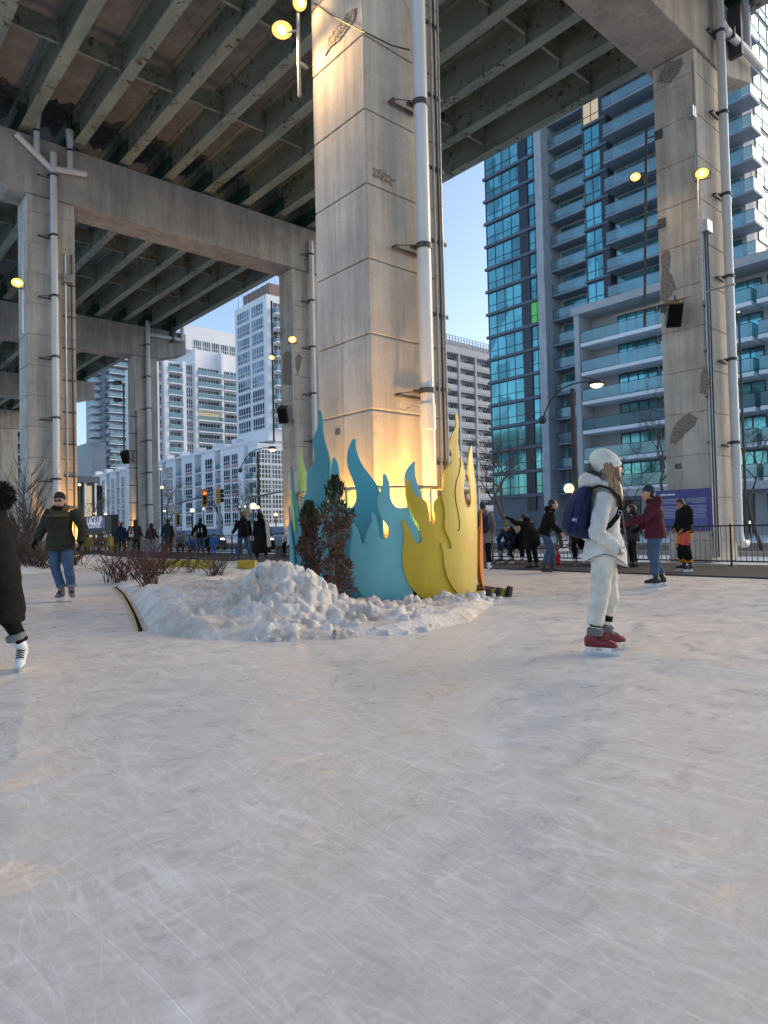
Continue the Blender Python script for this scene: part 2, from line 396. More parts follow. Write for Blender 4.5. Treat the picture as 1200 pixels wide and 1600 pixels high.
patch(PIERS[0], 'x', XR, [(1046, 692), (1052, 668), (1066, 650), (1078, 645), (1090, 652), (1084, 665), (1070, 680), (1058, 694)])
patch(PIERS[0], 'x', XR, [(1093, 615), (1094, 585), (1100, 574), (1106, 580), (1108, 605), (1104, 616)])
patch(PIERS[0], 'y', AY, [(584, 262), (600, 268), (618, 282), (612, 290), (596, 283), (583, 276)])
patch(PIERS[1], 'x', XR, [(441, 600), (442, 555), (447, 548), (457, 552), (459, 575), (457, 602)])
patch(PIERS[1], 'y', BENTS[1], [(461, 560), (466, 552), (472, 556), (468, 580), (464, 588)])
# stencilled pier numbers
def text_mesh(s, size, depth=.004, mat=None, bold=0):
    c = bpy.data.curves.new('t', 'FONT'); c.body = s; c.size = size; c.extrude = depth; c.align_x = 'CENTER'; c.align_y = 'CENTER'; c.offset = bold
    o = bpy.data.objects.new('t', c); COL.objects.link(o); dg = bpy.context.evaluated_depsgraph_get(); dg.update()
    me = bpy.data.meshes.new_from_object(o.evaluated_get(dg)); bpy.data.objects.remove(o); bpy.data.curves.remove(c)
    me.materials.clear(); me.materials.append(mat or BLACK); return me
def text_x(name, s, size, p, mat, par=None, bold=0):     # lettering on a face that looks towards -X
    o = link(name, text_mesh(s, size, .003, mat, bold)); o.location = p; o.rotation_euler = (pi/2, 0, -pi/2)
    if par:
        o.parent = par; o.matrix_parent_inverse = par.matrix_basis.inverted() if False else Matrix.Translation(par.location).inverted()
    return o
STENC = pm('stencil_paint', (.03, .03, .03), .8)
p = on(528, 675, 0, XA); text_x('pier_number', '85', .15, (p.x-.004, p.y, p.z), STENC, PIERS[0])
p = on(1060, 729, 0, XR); text_x('pier_number', '85', .2, (p.x-.004, p.y, p.z), STENC, PIERS[0], .006)
# ------------------------------------------------------------------ drain pipes
def drain(label, x, y, ztop, zbot, r=.115, extra=None, elbow=False):
    t = thing('drain_pipe', label, 'drain pipe', (x, y, 0), group='white drain pipes on the columns')
    b = B().tube([(0, 0, zbot), (0, 0, ztop)], r, 16)
    z = 2.75
    b.tube([(0, 0, z), (0, 0, z+.42)], r*1.12, 16); b.tube([(0, 0, ztop*.62), (0, 0, ztop*.62+.2)], r*1.08, 16)
    if elbow: b.tube([(0, 0, zbot+.15), (0, -.02, zbot), (.15, -.03, zbot-.1), (.4, -.03, zbot-.1)], r, 16)
    b.obj('pipe', WHITE_PIPE, t, smooth=False)
    z = 3.35; k = 0
    while z < ztop:
        c = B().tube([(0, 0, z), (0, 0, z+.09)], r*1.17, 16); c.box(-r*1.6, r*1.6, r*.7, r*1.2, z+.02, z+.07); c.obj('collar', DKSTEEL, t)
        br = B().box(-.56, .05, .15, .19, z-.07, z-.03).box(-.56, -.50, .06, .15, z-.07, z-.03).tube([(-.52, .08, z-.04), (-r, 0, z+.045)], .010, 5).tube([(r*.9, .02, z+.045), (r*1.5, .18, z+.03)], .010, 5)
        br.obj('bracket', DKSTEEL, t); z += 2.44; k += 1
    if extra: extra(t)
    return t
pA = on(665, 500, 1, AY-.22)
drain('wide white drain pipe on the near lit column behind the yellow flames', pA.x, AY-.22, 16.8, .1, .12)
pR = on(1140, 450, 1, AY-.24)
def exR(t):
    b = B().tube([(0, -.02, 15.9), (.25, -.05, 15.75), (1.6, -.1, 15.75), (2.9, -.1, 15.75)], .12, 14); b.tube([(1.75, -.1, 15.75), (1.75, -.1, 18.4)], .13, 14); b.obj('branch_pipe', WHITE_PIPE, t)
    B().box(1.05, 1.2, -.2, .18, 15.35, 16.9).box(.5, .56, -.22, .2, 15.6, 15.9).obj('pipe_hanger', DKSTEEL, t)
drain('white drain pipe on the right hand column with a sideways branch at its top', pR.x, AY-.24, 16.8, .55, .125, exR, True)
pB = on(86, 500, 1, BENTS[1]-.22)
def exB(t):
    b = B()
    b.tube([(0, -.02, 15.75), (-1.35, -.05, 16.75)], .12, 12); b.tube([(0, -.02, 15.85), (1.25, -.05, 16.05)], .12, 12)
    for x, z in ((-.62, 16.25), (.62, 15.98)):
        b.tube([(x, -.05, z), (x, -.05, z+1.0), (x, -.05, z+1.3), (x, -.05, z+1.62)], [.115, .115, .15, .18], 12)
    b.obj('branch_pipe', WHITE_PIPE, t)
    B().tube([(-.62, -.05, 17.8), (-.62, -.05, 18.4)], .1, 10).tube([(.62, -.05, 17.5), (.62, -.05, 18.3)], .1, 10).obj('spout', DKSTEEL, t)
    for x, z in ((-.62, 17.1), (.62, 16.75)): B().tube([(x, -.05, z), (x, -.05, z+.08)], .135, 12).obj('collar', DKSTEEL, t)
drain('white drain pipe with forked top on the column behind the green jacketed skater', pB.x, BENTS[1]-.22, 16.5, 1.6, .13, exB)
pC = on(232, 600, 1, BENTS[2]-.22)
def exC(t):
    B().tube([(0, -.02, 16.4), (2.9, -.06, 16.4)], .14, 12).tube([(2.75, -.06, 16.4), (2.75, -.06, 18.5)], .15, 12).obj('branch_pipe', WHITE_PIPE, t)
    B().box(1.85, 2.05, -.2, .2, 16.1, 17.4).obj('pipe_hanger', DKSTEEL, t)
drain('white drain pipe on the far slim column near the lounge sign', pC.x, BENTS[2]-.22, 17.4, .9, .17, exC)
pD = on(487, 450, 1, BENTS[1]-.22)
drain('thin white drain pipe on the column half hidden behind the lit column', pD.x, BENTS[1]-.22, 16.3, .9, .13)
# ------------------------------------------------------------------ conduits
def conduit(label, xs, y, z0, z1, r=.022, boxz=None, name='cable_conduit', clips=1.3):
    t = thing(name, label, 'conduit', (xs[0], y, 0)); 
    for i, x in enumerate(xs):
        w_ = .02*sin(i*2.1)
        B().tube([(x-xs[0], -.06, z0), (x-xs[0]+w_, -.05, z0+(z1-z0)*.4), (x-xs[0]-w_*.6, -.06, z0+(z1-z0)*.75), (x-xs[0], -.05, z1)], r, 6).obj('conduit', DKSTEEL if i % 2 else GALV, t)
    z = z0+.6
    while z < z1:
        B().box(-.12, xs[-1]-xs[0]+.12, -.03, -.004, z, z+.06).obj('clip', DKSTEEL, t); z += clips
    if boxz: B().box(-.1, .25, -.22, -.01, boxz, boxz+.34).obj('junction_box', GALV, t, bevel=.012)
    return t
c0 = on(680, 500, 1, AY).x
conduit('bundle of dark cables beside the white pipe on the near lit column', [c0, c0+.09, c0+.19], AY, .3, 16.5, .022, 11.2)
c1 = on(1104, 600, 1, AY).x
conduit('row of grey conduits running down the right hand column', [c1, c1+.09, c1+.17, c1+.28], AY, .1, 9.6, .024, 9.3)
c2 = on(103, 600, 1, BENTS[1]).x
conduit('dark conduits and box beside the forked pipe on the left column', [c2, c2+.25], BENTS[1], .3, 12.6, .035, 11.4)
c3 = on(213, 700, 1, BENTS[2]).x
conduit('thin conduits on the far slim column', [c3-.5, c3], BENTS[2], .3, 10.5, .03)
# thin cable slung across the near column
cb = B(); pts = [on(490, 5, 0, XA-.03), on(520, 25, 0, XA-.05), on(545, 38, 0, XA-.05), on(570, 50, 0, XA-.04)]
pts += [on(590, 60, 1, AY-.05), on(612, 71, 1, AY-.1), on(640, 78, 1, AY-.12)]
tag(cb.tube(pts, .012, 5).obj('slung_cable', BLACK), 'thin black cable drooping across the top of the near lit column', 'cable')
# ------------------------------------------------------------------ lamps
WARM = (1, .62, .26); LK = .115
GLOW = emis('sodium_lamp_glow', (1, .40, .045), 1.7)
BULB = emis('sodium_bulb', (1, .78, .40), 5)
GLOBE = emis('white_globe_glow', (1, .84, .60), .62)
def lamp_light(kind, p, energy, to=None, size=.12, angle=150, col=WARM, blend=.6):
    l = bpy.data.lights.new('lamp_light', kind); l.energy = energy*LK; l.color = col
    if kind == 'SPOT': l.spot_size = radians(angle); l.spot_blend = blend; l.shadow_soft_size = size
    elif kind == 'POINT': l.shadow_soft_size = size
    o = bpy.data.objects.new('lamp_light', l); COL.objects.link(o); o.location = p
    if to is not None: o.rotation_euler = (Vector(p)-Vector(to)).to_track_quat('Z', 'Y').to_euler()
    return o
def floodlight(label, p, aim, energy, scale=1.0, pole=None, lit=True, angle=140):
    """box floodlight with a glass face, hung at p, pointing to aim; pole = extra geometry in world space"""
    t = thing('floodlight', label, 'floodlight', p)
    d = (Vector(aim)-Vector(p)).normalized(); q = d.to_track_quat('-Y', 'Z').to_matrix(); s = scale
    def loc(x, y, z): return q @ Vector((x*s, y*s, z*s))
    b = B().loft([(loc(0, .14, 0), loc(.08, 0, 0), loc(0, 0, .06)), (loc(0, .10, 0), loc(.14, 0, 0), loc(0, 0, .11)), (loc(0, -.06, 0), loc(.2, 0, 0), loc(0, 0, .16)), (loc(0, -.09, 0), loc(.2, 0, 0), loc(0, 0, .16))], 12)
    b.tube([loc(-.22, 0, 0), loc(-.22, .05, -.2), loc(.22, .05, -.2), loc(.22, 0, 0)], .014*s, 5)
    b.obj('housing', DKSTEEL, t)
    B().loft([(loc(0, -.091, 0), loc(.18, 0, 0), loc(0, 0, .145)), (loc(0, -.115, 0), loc(.16, 0, 0), loc(0, 0, .125))], 14).obj('lens', GLOW if lit else GALV, t)
    if lit: B().ball(loc(0, -.118, .01), .085*s, .05*s, .075*s, 12, 8).obj('bulb', BULB, t, smooth=True)
    if pole: pole(t, Vector(p))
    if lit and energy: 
        l = lamp_light('SPOT', Vector(p)+d*.22*s, energy, aim, .14, angle); l.parent = t; l.matrix_parent_inverse = Matrix.Translation(p).inverted()
    return t
# floodlights on the columns
f1 = on(441, 44, 0, XA-.35); 
def pole1(t, p):
    x = XA-.18; y = on(467, 100, 0, x).y; zt = on(467, -40, 0, x).z; zb = on(467, 152, 0, x).z; za = on(467, 99, 0, x).z
    b = B().tube([(x-p.x, y-p.y, zb-p.z), (x-p.x, y-p.y, zt-p.z)], .035, 8).box(x-p.x-.03, XA-p.x, y-p.y-.03, y-p.y+.03, za-p.z-.03, za-p.z+.03)
    b.tube([(0, 0, -.1), (x-p.x, y-p.y, -.1)], .022, 6); b.obj('pole', GALV, t)
floodlight('lit floodlight on a short pole high on the left edge of the near column', f1, ground(330, 1080), 2600, 1.0, pole1)
f2 = on(465, 1, 0, XA-.25); floodlight('topmost lit floodlight washing the face of the near column', f2, (XA+.1, f2.y-1.2, f2.z-1.5), 130, .85, None, angle=150)
f3 = on(1097, 270, 1, AY-.28)
def pole3(t, p):
    zb = on(1099, 470, 1, AY-.2).z
    B().tube([(0, .1, -.1), (0, .1, zb-p.z)], .035, 8).tube([(-.08, .12, .1), (-.1, .12, 3.2)], .03, 6).box(-.2, .0, .1, .28, 1.6, 1.9).obj('pole', GALV, t)
floodlight('lit floodlight at the corner of the right hand column', f3, ground(1000, 1100), 4200, .95, pole3)
f4 = on(457, 530, 1, BENTS[1]-.35)
def pole4(t, p):
    zb = on(458, 655, 1, BENTS[1]-.3).z
    B().tube([(0, .05, -.1), (0, .05, zb-p.z)], .04, 8).obj('pole', GALV, t)
floodlight('lit floodlight on a slim pole on the half hidden column', f4, ground(330, 960), 3000, 1.1, pole4)
f5 = on(27, 441, 1, BENTS[1]-.35)
def pole5(t, p):
    z0, z1 = on(35, 520, 1, BENTS[1]-.2).z, on(35, 370, 1, BENTS[1]-.2).z
    B().tube([(.2, .15, z0-p.z), (.2, .15, z1-p.z)], .04, 8).tube([(0, 0, -.1), (.2, .15, -.1)], .025, 6).obj('pole', GALV, t)
floodlight('lit floodlight at the far left of the photo on the left column', f5, ground(60, 980), 3000, 1.15, pole5)
f6 = on(993, 276, 0, XR-.2)
def pole6(t, p):
    pb, pt_, = on(1007, 510, 0, XR-.1), on(1010, 186, 0, XR-.1)
    q = on(1009, 275, 0, XR-.1)
    b = B().tube([pb-p, pt_-p], .04, 8); b.tube([Vector((0, 0, .05)), q-p+Vector((0, 0, .1))], .025, 6)
    for yy in (217, 356, 487):
        a = on(1009, yy, 0, XR-.1); c = Vector((XR-.0, AY+1.1, a.z)); b.tube([a-p, c-p], .022, 6); b.box(c.x-p.x-.02, c.x-p.x, c.y-p.y-.12, c.y-p.y+.12, c.z-p.z-.14, c.z-p.z+.14)
    b.obj('pole', DKSTEEL, t)
floodlight('lit floodlight on the dark hanging pole left of the right hand column', f6, ground(700, 1250), 3200, .8, pole6)
for (x, y, lab, lit) in ((425, 557, 'small white lit spotlight, lower of two on the dark pole by the half hidden column', True), (429, 524, 'unlit black spotlight, upper of two on the dark pole by the half hidden column', False)):
    p = on(x, y, 0, XR-.3)
    def pl(t, p, y=y):
        if y > 540:
            a, c = on(428, 690, 0, XR-.25), on(424, 470, 0, XR-.25); B().tube([a-p, c-p], .05, 8).obj('pole', DKSTEEL, t)
    floodlight(lab, p, p+Vector((-3, -2, -4)), 0, .9, pl, lit)
# uplights at the foot of the near column
u1 = Vector((AX+.62, AY-.30, .35))
def uplight(label, p, aim, e):
    t = thing('uplight', label, 'uplight', p)
    B().tube([(0, 0, -.3), (0, 0, -.1), (0, 0, .02)], [.06, .13, .15], 14).obj('housing', DKSTEEL, t)
    B().tube([(0, 0, .021), (0, 0, .05)], .13, 14).obj('lens', GLOW, t)
    l = lamp_light('SPOT', p+Vector((0, 0, .1)), e, aim, .08, 95, (1, .50, .11), .9); l.parent = t; l.matrix_parent_inverse = Matrix.Translation(p).inverted()
uplight('glowing uplight between the yellow flames at the foot of the white pipe', Vector((pA.x+.02, AY-.55, 1.0)), (pA.x, AY-.15, 4), 700)
uplight('hidden uplight behind the blue flames lighting the near column left face', Vector((AX-.42, AY+.55, .55)), (AX+.05, AY+.45, 7.5), 2500)
uplight('hidden uplight behind the blue flames at the near column corner', Vector((AX+.25, AY-.48, .55)), (AX+.3, AY+.05, 5.5), 3600)
uplight('uplight at the foot of the far slim column', Vector((XR-.7, BENTS[2]+.3, .3)), (XR, BENTS[2]+.5, 5), 3600)
uplight('uplight at the foot of the half hidden column', Vector((XR-.6, BENTS[1]+.2, .3)), (XR, BENTS[1]+.4, 4), 2600)
uplight('uplight at the foot of the left column behind the shrubs', Vector((AX+1.5, BENTS[1]-.6, .3)), (AX+1.5, BENTS[1], 4), 5200)
# ------------------------------------------------------------------ loudspeakers on bars
def speaker(label, p, s, bar):
    t = thing('loudspeaker', label, 'loudspeaker', p)
    d = Vector((-.75, -.66, -.55)).normalized(); q = d.to_track_quat('-Y', 'Z').to_matrix()
    b = B(); pol = [(-.22, -.2), (.22, -.2), (.16, .2), (-.16, .2)]
    vs = [q @ Vector((x*s, y*s, z*s)) for z in (-.36, .36) for x, y in pol]
    b.add(vs, [(3, 2, 1, 0), (4, 5, 6, 7), (0, 1, 5, 4), (1, 2, 6, 5), (2, 3, 7, 6), (3, 0, 4, 7)]); b.obj('cabinet', BLACK, t, bevel=.02*s)
    g = B().add([q @ Vector((x*s, -.204*s, z*s)) for x, z in ((-.19, -.32), (.19, -.32), (.19, .32), (-.19, .32))], [(0, 1, 2, 3)]); g.obj('grille', pm('speaker_grille', (.008, .008, .008), .9, .5, 80, 1, 200, spec=.1), t)
    B().tube([q @ Vector((-.25*s, 0, 0)), q @ Vector((-.25*s, 0, .42*s)), q @ Vector((.25*s, 0, .42*s)), q @ Vector((.25*s, 0, 0))], .018, 6).tube([q @ Vector((0, 0, .4*s)), q @ Vector((0, 0, .4*s))+Vector((0, 0, .15))], .03, 6).obj('yoke', DKSTEEL, t)
    a, c = bar; B().tube([a-p, c-p], .03, 8).obj('bar', GALV, t)
sp = on(1052, 491, 0, XR-.45); speaker('black loudspeaker hung from a steel bar on the right hand column', sp, .95, (on(955, 495, 0, XR-.45), at(1148, 444, 18.6)))
sp = on(443, 648, 0, XR-.5); speaker('black loudspeaker on the half hidden column left of the lit column', sp, 1.15, (on(424, 645, 0, XR-.5), on(462, 630, 0, XR-.1)))
sp = on(197, 714, 0, XR-.5); speaker('small black loudspeaker on the far slim column', sp, 1.3, (on(197, 702, 0, XR-.5), on(205, 706, 0, XR-.0)))
pp = on(193, 600, 0, XR-.5); pq = on(194, 716, 0, XR-.5)
t = thing('hanging_pole', 'thin dark hanging pole with spotlights beside the far slim column', 'pole', pq)
B().tube([(0, 0, 0), pp-pq], .06, 6).obj('pole', DKSTEEL, t)
for yy in (625, 598): 
    q = on(188, yy, 0, XR-.5)-pq; B().tube([q, q+Vector((-.1, .7, .1))], [.16, .2], 8).obj('spotlight', DKSTEEL, t)
# ------------------------------------------------------------------ buildings
SLATE = pm('slate_cladding', (.115, .14, .175), .5, .15, .3)
SLABM = pm('grey_balcony_slab', (.26, .29, .33), .6, .1, .3)
DKPAN = pm('dark_panel', (.028, .028, .045), .35, .2, .3)
WALLW = pm('white_building_panel', (.86, .86, .87), .7, .06, .15)
WALLG = pm('pale_slab_concrete', (.46, .46, .47), .8, .08, .2)
PINK = pm('pink_brick_spandrel', (.45, .30, .27), .8, .1, 2)
FRAMEW = pm('white_window_frame', (.68, .70, .74), .5, .04)
FRAMED = pm('dark_window_frame', (.03, .035, .04), .4, .1)
BROWNP = pm('brown_rooftop_screen', (.30, .20, .17), .8, .1, .5)
def glass(name, col, rough=.06, metal=.3, lo=.55):
    m, t, bs, L = nodes(name)
    oi = t.nodes.new('ShaderNodeObjectInfo'); v = coords(t, (.6, .6, .35))
    va = N(t, 'ShaderNodeVectorMath', operation='ADD'); L(v, va.inputs[0])
    cc = N(t, 'ShaderNodeCombineXYZ'); L(mul(t, oi.outputs['Random'], 91.0), cc.inputs[0]); L(mul(t, oi.outputs['Random'], 37.0), cc.inputs[1]); L(cc.outputs[0], va.inputs[1])
    n = N(t, 'ShaderNodeTexVoronoi', i_Scale=1.1); n.distance = 'CHEBYCHEV'; L(va.outputs[0], n.inputs[0])
    r = ramp(t, [(.2, [c*lo for c in col]), (.75, col)]); L(n.outputs['Color'], r.inputs[0])
    L(r.outputs[0], bs.inputs['Base Color']); bs.inputs['Roughness'].default_value = rough; bs.inputs['Metallic'].default_value = metal
    MATS[name] = m; return m
GL_T = glass('teal_glass', (.17, .50, .56), .07, .55, .5)
GL_D = glass('dark_window_glass', (.085, .11, .14), .06, .3, .25)
GL_W = glass('blue_window_glass', (.20, .26, .34), .06, .5, .35)
def rail_glass():
    m, t, bs, L = nodes('balcony_glass'); bs.inputs['Base Color'].default_value = (.32, .45, .50, 1); bs.inputs['Roughness'].default_value = .1; bs.inputs['Metallic'].default_value = .3
    tr = t.nodes.new('ShaderNodeBsdfTransparent'); ms = t.nodes.new('ShaderNodeMixShader'); ms.inputs[0].default_value = .45
    tr.inputs[0].default_value = (.75, .9, .9, 1)
    L(tr.outputs[0], ms.inputs[1]); L(bs.outputs[0], ms.inputs[2]); L(ms.outputs[0], t.nodes['Material Output'].inputs[0]); return m
RAILG = rail_glass()
LITW = emis('lit_window', (1, .78, .45), .22, (.3, .25, .2))
LITG = emis('green_lit_window', (.2, 1, .25), .12, (.1, .3, .1))
class Face:
    """a facade: axis 'x' = plane X=const seen from -X, running along Y; axis 'y' = plane Y=const seen from -Y, along X"""
    def __init__(s, axis, plane): s.ax = axis; s.p = plane
    def box(s, b, a0, a1, d0, d1, z0, z1, mi=0):
        if s.ax == 'x': b.box(s.p+d0, s.p+d1, a0, a1, z0, z1, mi)
        else: b.box(a0, a1, s.p+d0, s.p+d1, z0, z1, mi)
    def pos(s, a, d, z): return (s.p+d, a, z) if s.ax == 'x' else (a, s.p+d, z)
WM = {}
def win_mesh(ax, w, h, nx, nz, fm, gm, bar=.07, odd=None):
    k = (ax, round(w, 2), round(h, 2), nx, nz, fm.name, gm.name, odd)
    if k not in WM:
        f = Face(ax, 0); b = B(); f.box(b, 0, w, -.02, .1, 0, h, 1)
        for i in range(nx+1):
            a = i*w/nx; a = min(max(a, bar/2), w-bar/2); f.box(b, a-bar/2, a+bar/2, -.06, -.0205, 0, h)
        zs = [0, h] if nz == 1 else [0, h*.36, h] if nz == 2 else [i*h/nz for i in range(nz+1)]
        for z in zs:
            z = min(max(z, bar/2), h-bar/2); f.box(b, 0, w, -.055, -.021, z-bar/2, z+bar/2)
        WM[k] = b.mesh('window', [fm, gm])
    return WM[k]
def window(par, f, a0, a1, z0, z1, nx, nz, fm, gm, d=-.01, bar=.07):
    o = link('window', win_mesh(f.ax, a1-a0, z1-z0, nx, nz, fm, gm, bar)); o.parent = par
    o.location = Vector(f.pos(a0, d, z0))-par.location; return o
BM = {}
def balcony(par, f, a0, a1, d0, d1, z, slabm, h=1.05, th=.22, sides=True, railm=None, glassm=None):
    k = (f.ax, round(a1-a0, 2), round(d0, 2), round(d1, 2), slabm.name, sides)
    if k not in BM:
        g = Face(f.ax, 0); b = B(); W = a1-a0
        g.box(b, 0, W, d0, d1, -th, 0)
        r = B(); n = max(1, round(W/1.3))
        g.box(r, .03, W-.03, d0+.04, d0+.06, .08, h, 1); g.box(r, .03, W-.03, d0+.03, d0+.07, h+.001, h+.05)
        for i in range(n+1):
            a = .05+i*(W-.1)/n; g.box(r, a-.02, a+.02, d0+.062, d0+.1, 0, h)
        if sides:
            for a in (.04, W-.06): g.box(r, a, a+.02, d0+.102, d1-.02, .08, h, 1); g.box(r, a-.01, a+.03, d0+.102, d1-.02, h+.001, h+.05)
        BM[k] = (b.mesh('balcony', slabm), r.mesh('railing', [railm or FRAMED, glassm or RAILG]))
    s = link('balcony', BM[k][0]); s.parent = par; s.location = Vector(f.pos(a0, 0, z))-par.location
    r = link('railing', BM[k][1]); r.parent = s; return s
def wall(b, par, mat, name='wall'): 
    o = b.obj(name, mat); return relp(o, par)
FH = 2.8
# --- glass tower on the right
gt = thing('glass_tower', 'tall teal glass apartment tower with stacked balconies behind the right hand column', 'building', (75, 38, 0))
fx = Face('x', 64.0)
zb0 = on(762, 277, 0, 64).z % FH
yA0, yA1 = on(810, 300, 0, 64).y, 52.45; yB0, yB1 = on(844, 300, 0, 64).y, on(822, 300, 0, 64).y
yb0, yb1 = on(939, 300, 0, 64).y, on(913, 300, 0, 64).y; yP0 = on(951, 300, 0, 64).y
b = B(); b.box(64.15, 86, 44.6, 52.6, -.06, 78); b.box(66.4, 86, 23.0, 44.59, -.06, 78); b.box(64.15, 66.39, yP0, yb1+.1, -.06, 78)
zs = [zb0+FH*i for i in range(-1, 27)]
for z in zs:
    if z > .5:
        b.box(63.86, 64.149, 44.65, 52.75, z-.28, z+.05); b.box(63.86, 64.149, yP0, yb1+.15, z-.22, z+.05); b.box(66.3, 66.399, 23.2, 43.6, z-.25, z)
wall(b, gt, SLATE)
b = B().box(63.2, 68.5, 43.66, 44.58, -.06, 78.5).box(64.7, 66.398, 23.02, yP0-.25, -.05, 78).box(66.25, 66.395, yb1+.12, 43.65, -.05, 78); wall(b, gt, CONC_B, 'concrete_fin')
for q0_, q1_ in ((yA0-1.25, yA0-.03), (yP0+.02, yb0-.03)): wall(B().box(63.95, 64.148, q0_, q1_, 2.9, 74), gt, DKPAN, 'dark_panel')
nw = 0
for i, z in enumerate(zs[1:-1]):
    z0, z1 = z+.052, z+FH-.283
    if nw < 96 and 2 < z < 62:
        window(gt, fx, yA0, yA1, z0, z1, 4, 2, FRAMED, GL_T, .14); window(gt, fx, yB0, yB1-.03, z0, z1, 2, 2, FRAMED, LITG if abs(z-on(833, 500, 0, 64).z+.5) < 1.3 else GL_T, .14)
        window(gt, fx, yb0, yb1, z0, z1-.02, 2, 2, FRAMED, LITW if abs(z+1-on(927, 167, 0, 64).z) < 1.4 else GL_T, .14); nw += 3
f66 = Face('x', 66.2)
for z in zs[1:]:
    if z < 2.5 or z > 54: continue
    balcony(gt, f66, yb1+.25, 43.6, -1.7, .0, z-.05, SLABM, sides=True)
    if z > 19:
        balcony(gt, f66, 29.0, yP0-.3, -3.6, -1.51, z-.05, SLABM); balcony(gt, f66, 21.5, 28.2, -3.7, -1.51, z-.05, SLABM)
b = B()
for z in zs[1:-1]:
    if z > 2.5: f66.box(b, yb1+1.5, 43.3, .02, .09, z, z+2.3); f66.box(b, 23.4, yP0-.45, -1.58, -1.505, z, z+2.35)
wall(b, gt, GL_T, 'balcony_door')['kind'] = 'stuff'
fy = Face('y', 23.0)
for i, z in enumerate(zs[1:]):
    if 8 < z < 56: window(gt, fy, 67.5, 73.5, z+.05, z+FH-.3, 3, 2, FRAMED, GL_T, -.02); window(gt, fy, 74, 80, z+.05, z+FH-.3, 3, 2, FRAMED, GL_T, -.02)
# --- white framed terrace block in front of the tower
tb = thing('terrace_block', 'low pale concrete apartment block with long glass balconies behind the woman in white', 'building', (61, 25, 0))
zt = on(960, 476, 0, 58).z; f58 = Face('x', 58.0); f60 = Face('x', 60.3)
b = B(); b.box(60.3, 63.9, 6, 36.7, -.06, zt); b.box(57.9, 60.299, 36.2, 36.75, -.06, zt)
floors = []; z = zt
while z > 3: floors.append(z); z -= FH+.06
for i, z in enumerate(floors):
    if i == 0: b.box(57.7, 63.9, 5.8, 36.9, z+.001, z+.75)
for y in (34, 29, 24, 19, 14, 9): b.box(58.2, 59.2, y-.5, y+.5, -.06, floors[-1]-.3)
b.box(58.0, 60.29, 6, 36.19, floors[-1]-.9, floors[-1]-.25)
wall(b, tb, WALLG)
for i, z in enumerate(floors[1:]):
    a1 = 36.15 if i < 5 else 34.9
    balcony(tb, f58, 20.5, a1, 0.02, 2.29, z, WALLW, 1.1, .34); balcony(tb, f58, 6, 20.1, 0.02, 2.29, z, WALLW, 1.1, .34)
    for k, (w0, w1) in enumerate(((29.5, 33.4), (25, 29.3), (20.4, 24.8), (15, 20), (10, 14.8))):
        window(tb, f60, w0, w1, z+.02, z+2.45, 4, 1, FRAMED, LITW if (i, k) in ((3, 9),) else GL_T, -.03, .1)
for k in range(6): window(tb, f60, 6.6+k*5, 10.6+k*5, .1, floors[-1]-1.2, 3, 2, FRAMED, GL_D, -.03, .09)
# --- pale slab block in the centre gap
sb = thing('slab_block', 'distant pale grey slab apartment block with rows of balconies between column and glass tower', 'building', (120, 112, 0))
fs = Face('y', 105.0); ztop = 41.6
b = B(); b.box(104, 136, 106.6, 122, -.06, ztop); 
cols = [104, 108.2, on(719, 650, 1, 105).x, on(745, 650, 1, 105).x, 129.2, 135.8]
for x in cols: b.box(x-.28, x+.28, 104.85, 106.59, -.06, ztop)
b.box(103.8, 136.2, 104.7, 122.2, ztop+.001, ztop+1.6)
wall(b, sb, WALLG)
b = B()
for i in range(33): b.box(104.2+i, 104.3+i, 105.2, 105.35, ztop+1.601, ztop+4.3)
for z in (2.3, 3.0, 3.6, 4.2): b.box(104.2, 136, 105.36, 105.42, ztop+z, ztop+z+.12)
b.box(105, 135.5, 107.5, 120, ztop+1.602, ztop+4.0); wall(b, sb, WALLG, 'roof_screen')
nf = int(ztop/FH)
for i in range(nf):
    z = ztop-FH*(i+1)
    if z < 2: continue
    for x0, x1 in zip(cols, cols[1:]):
        balcony(sb, fs, x0+.3, x1-.3, .05, 1.58, z, WALLG, 1.1, .3, False, WALLG, WALLG)
for i in range(nf):
    z = ztop-FH*(i+1)
    if z < 2: continue
    for x0, x1 in zip(cols[1:], cols[2:]):
        window(sb, fs, x0+.6, x1-.6, z+.02, z+2.3, max(2, int((x1-x0)/1.0)), 1, FRAMEW, GL_D, 1.56, .14)
# --- white complex on the left
wp = thing('white_podium_block', 'long white midrise block with gridded windows and small balconies behind the traffic lights', 'building', (72, 150, 0))
f67 = Face('x', 67.0); zp = on(330, 706, 0, 67).z
Y = lambda x: on(x, 760, 0, 67).y
bays = [('w', 668, 722), ('w', 600, 655), ('b', 572, 525), ('w', 443, 505), ('b', 408, 352), ('w', 273, 330), ('b', 240, 188), ('w', 110, 165)]
bl = []
for k, a, c in bays:
    y0, y1 = sorted((Y(240+a/5.45), Y(240+c/5.45))); bl.append((k, y0, y1))
per = bl[3][1]-bl[1][1]; y = bl[-1][1]
k = 0
while y < 200:
    y += per/2*1.0; bl.append(('b' if k % 2 == 0 else 'w', y, y+2.4)); k += 1
fl = [zp-1.0-2.95*i for i in range(1, 7)]
b = B(); b.box(68.7, 82, 118.2, 206, -.06, zp-.02)
bl.sort(key=lambda q: q[1]); prev = 117.6
for k, y0, y1 in bl:
    if k == 'b': b.box(67, 68.69, prev, y0, -.06, zp-.021); prev = y1
b.box(67, 68.69, prev, 206, -.06, zp-.021); b.box(66.7, 82.3, 117.3, 206.3, zp-.02+.001, zp+.5)
for q in range(11): yy = 120+q*8.2; b.box(66.6, 68.5, yy, yy+1.6, zp+.501, zp+1.5)
wall(b, wp, WALLW)
sp_ = B()
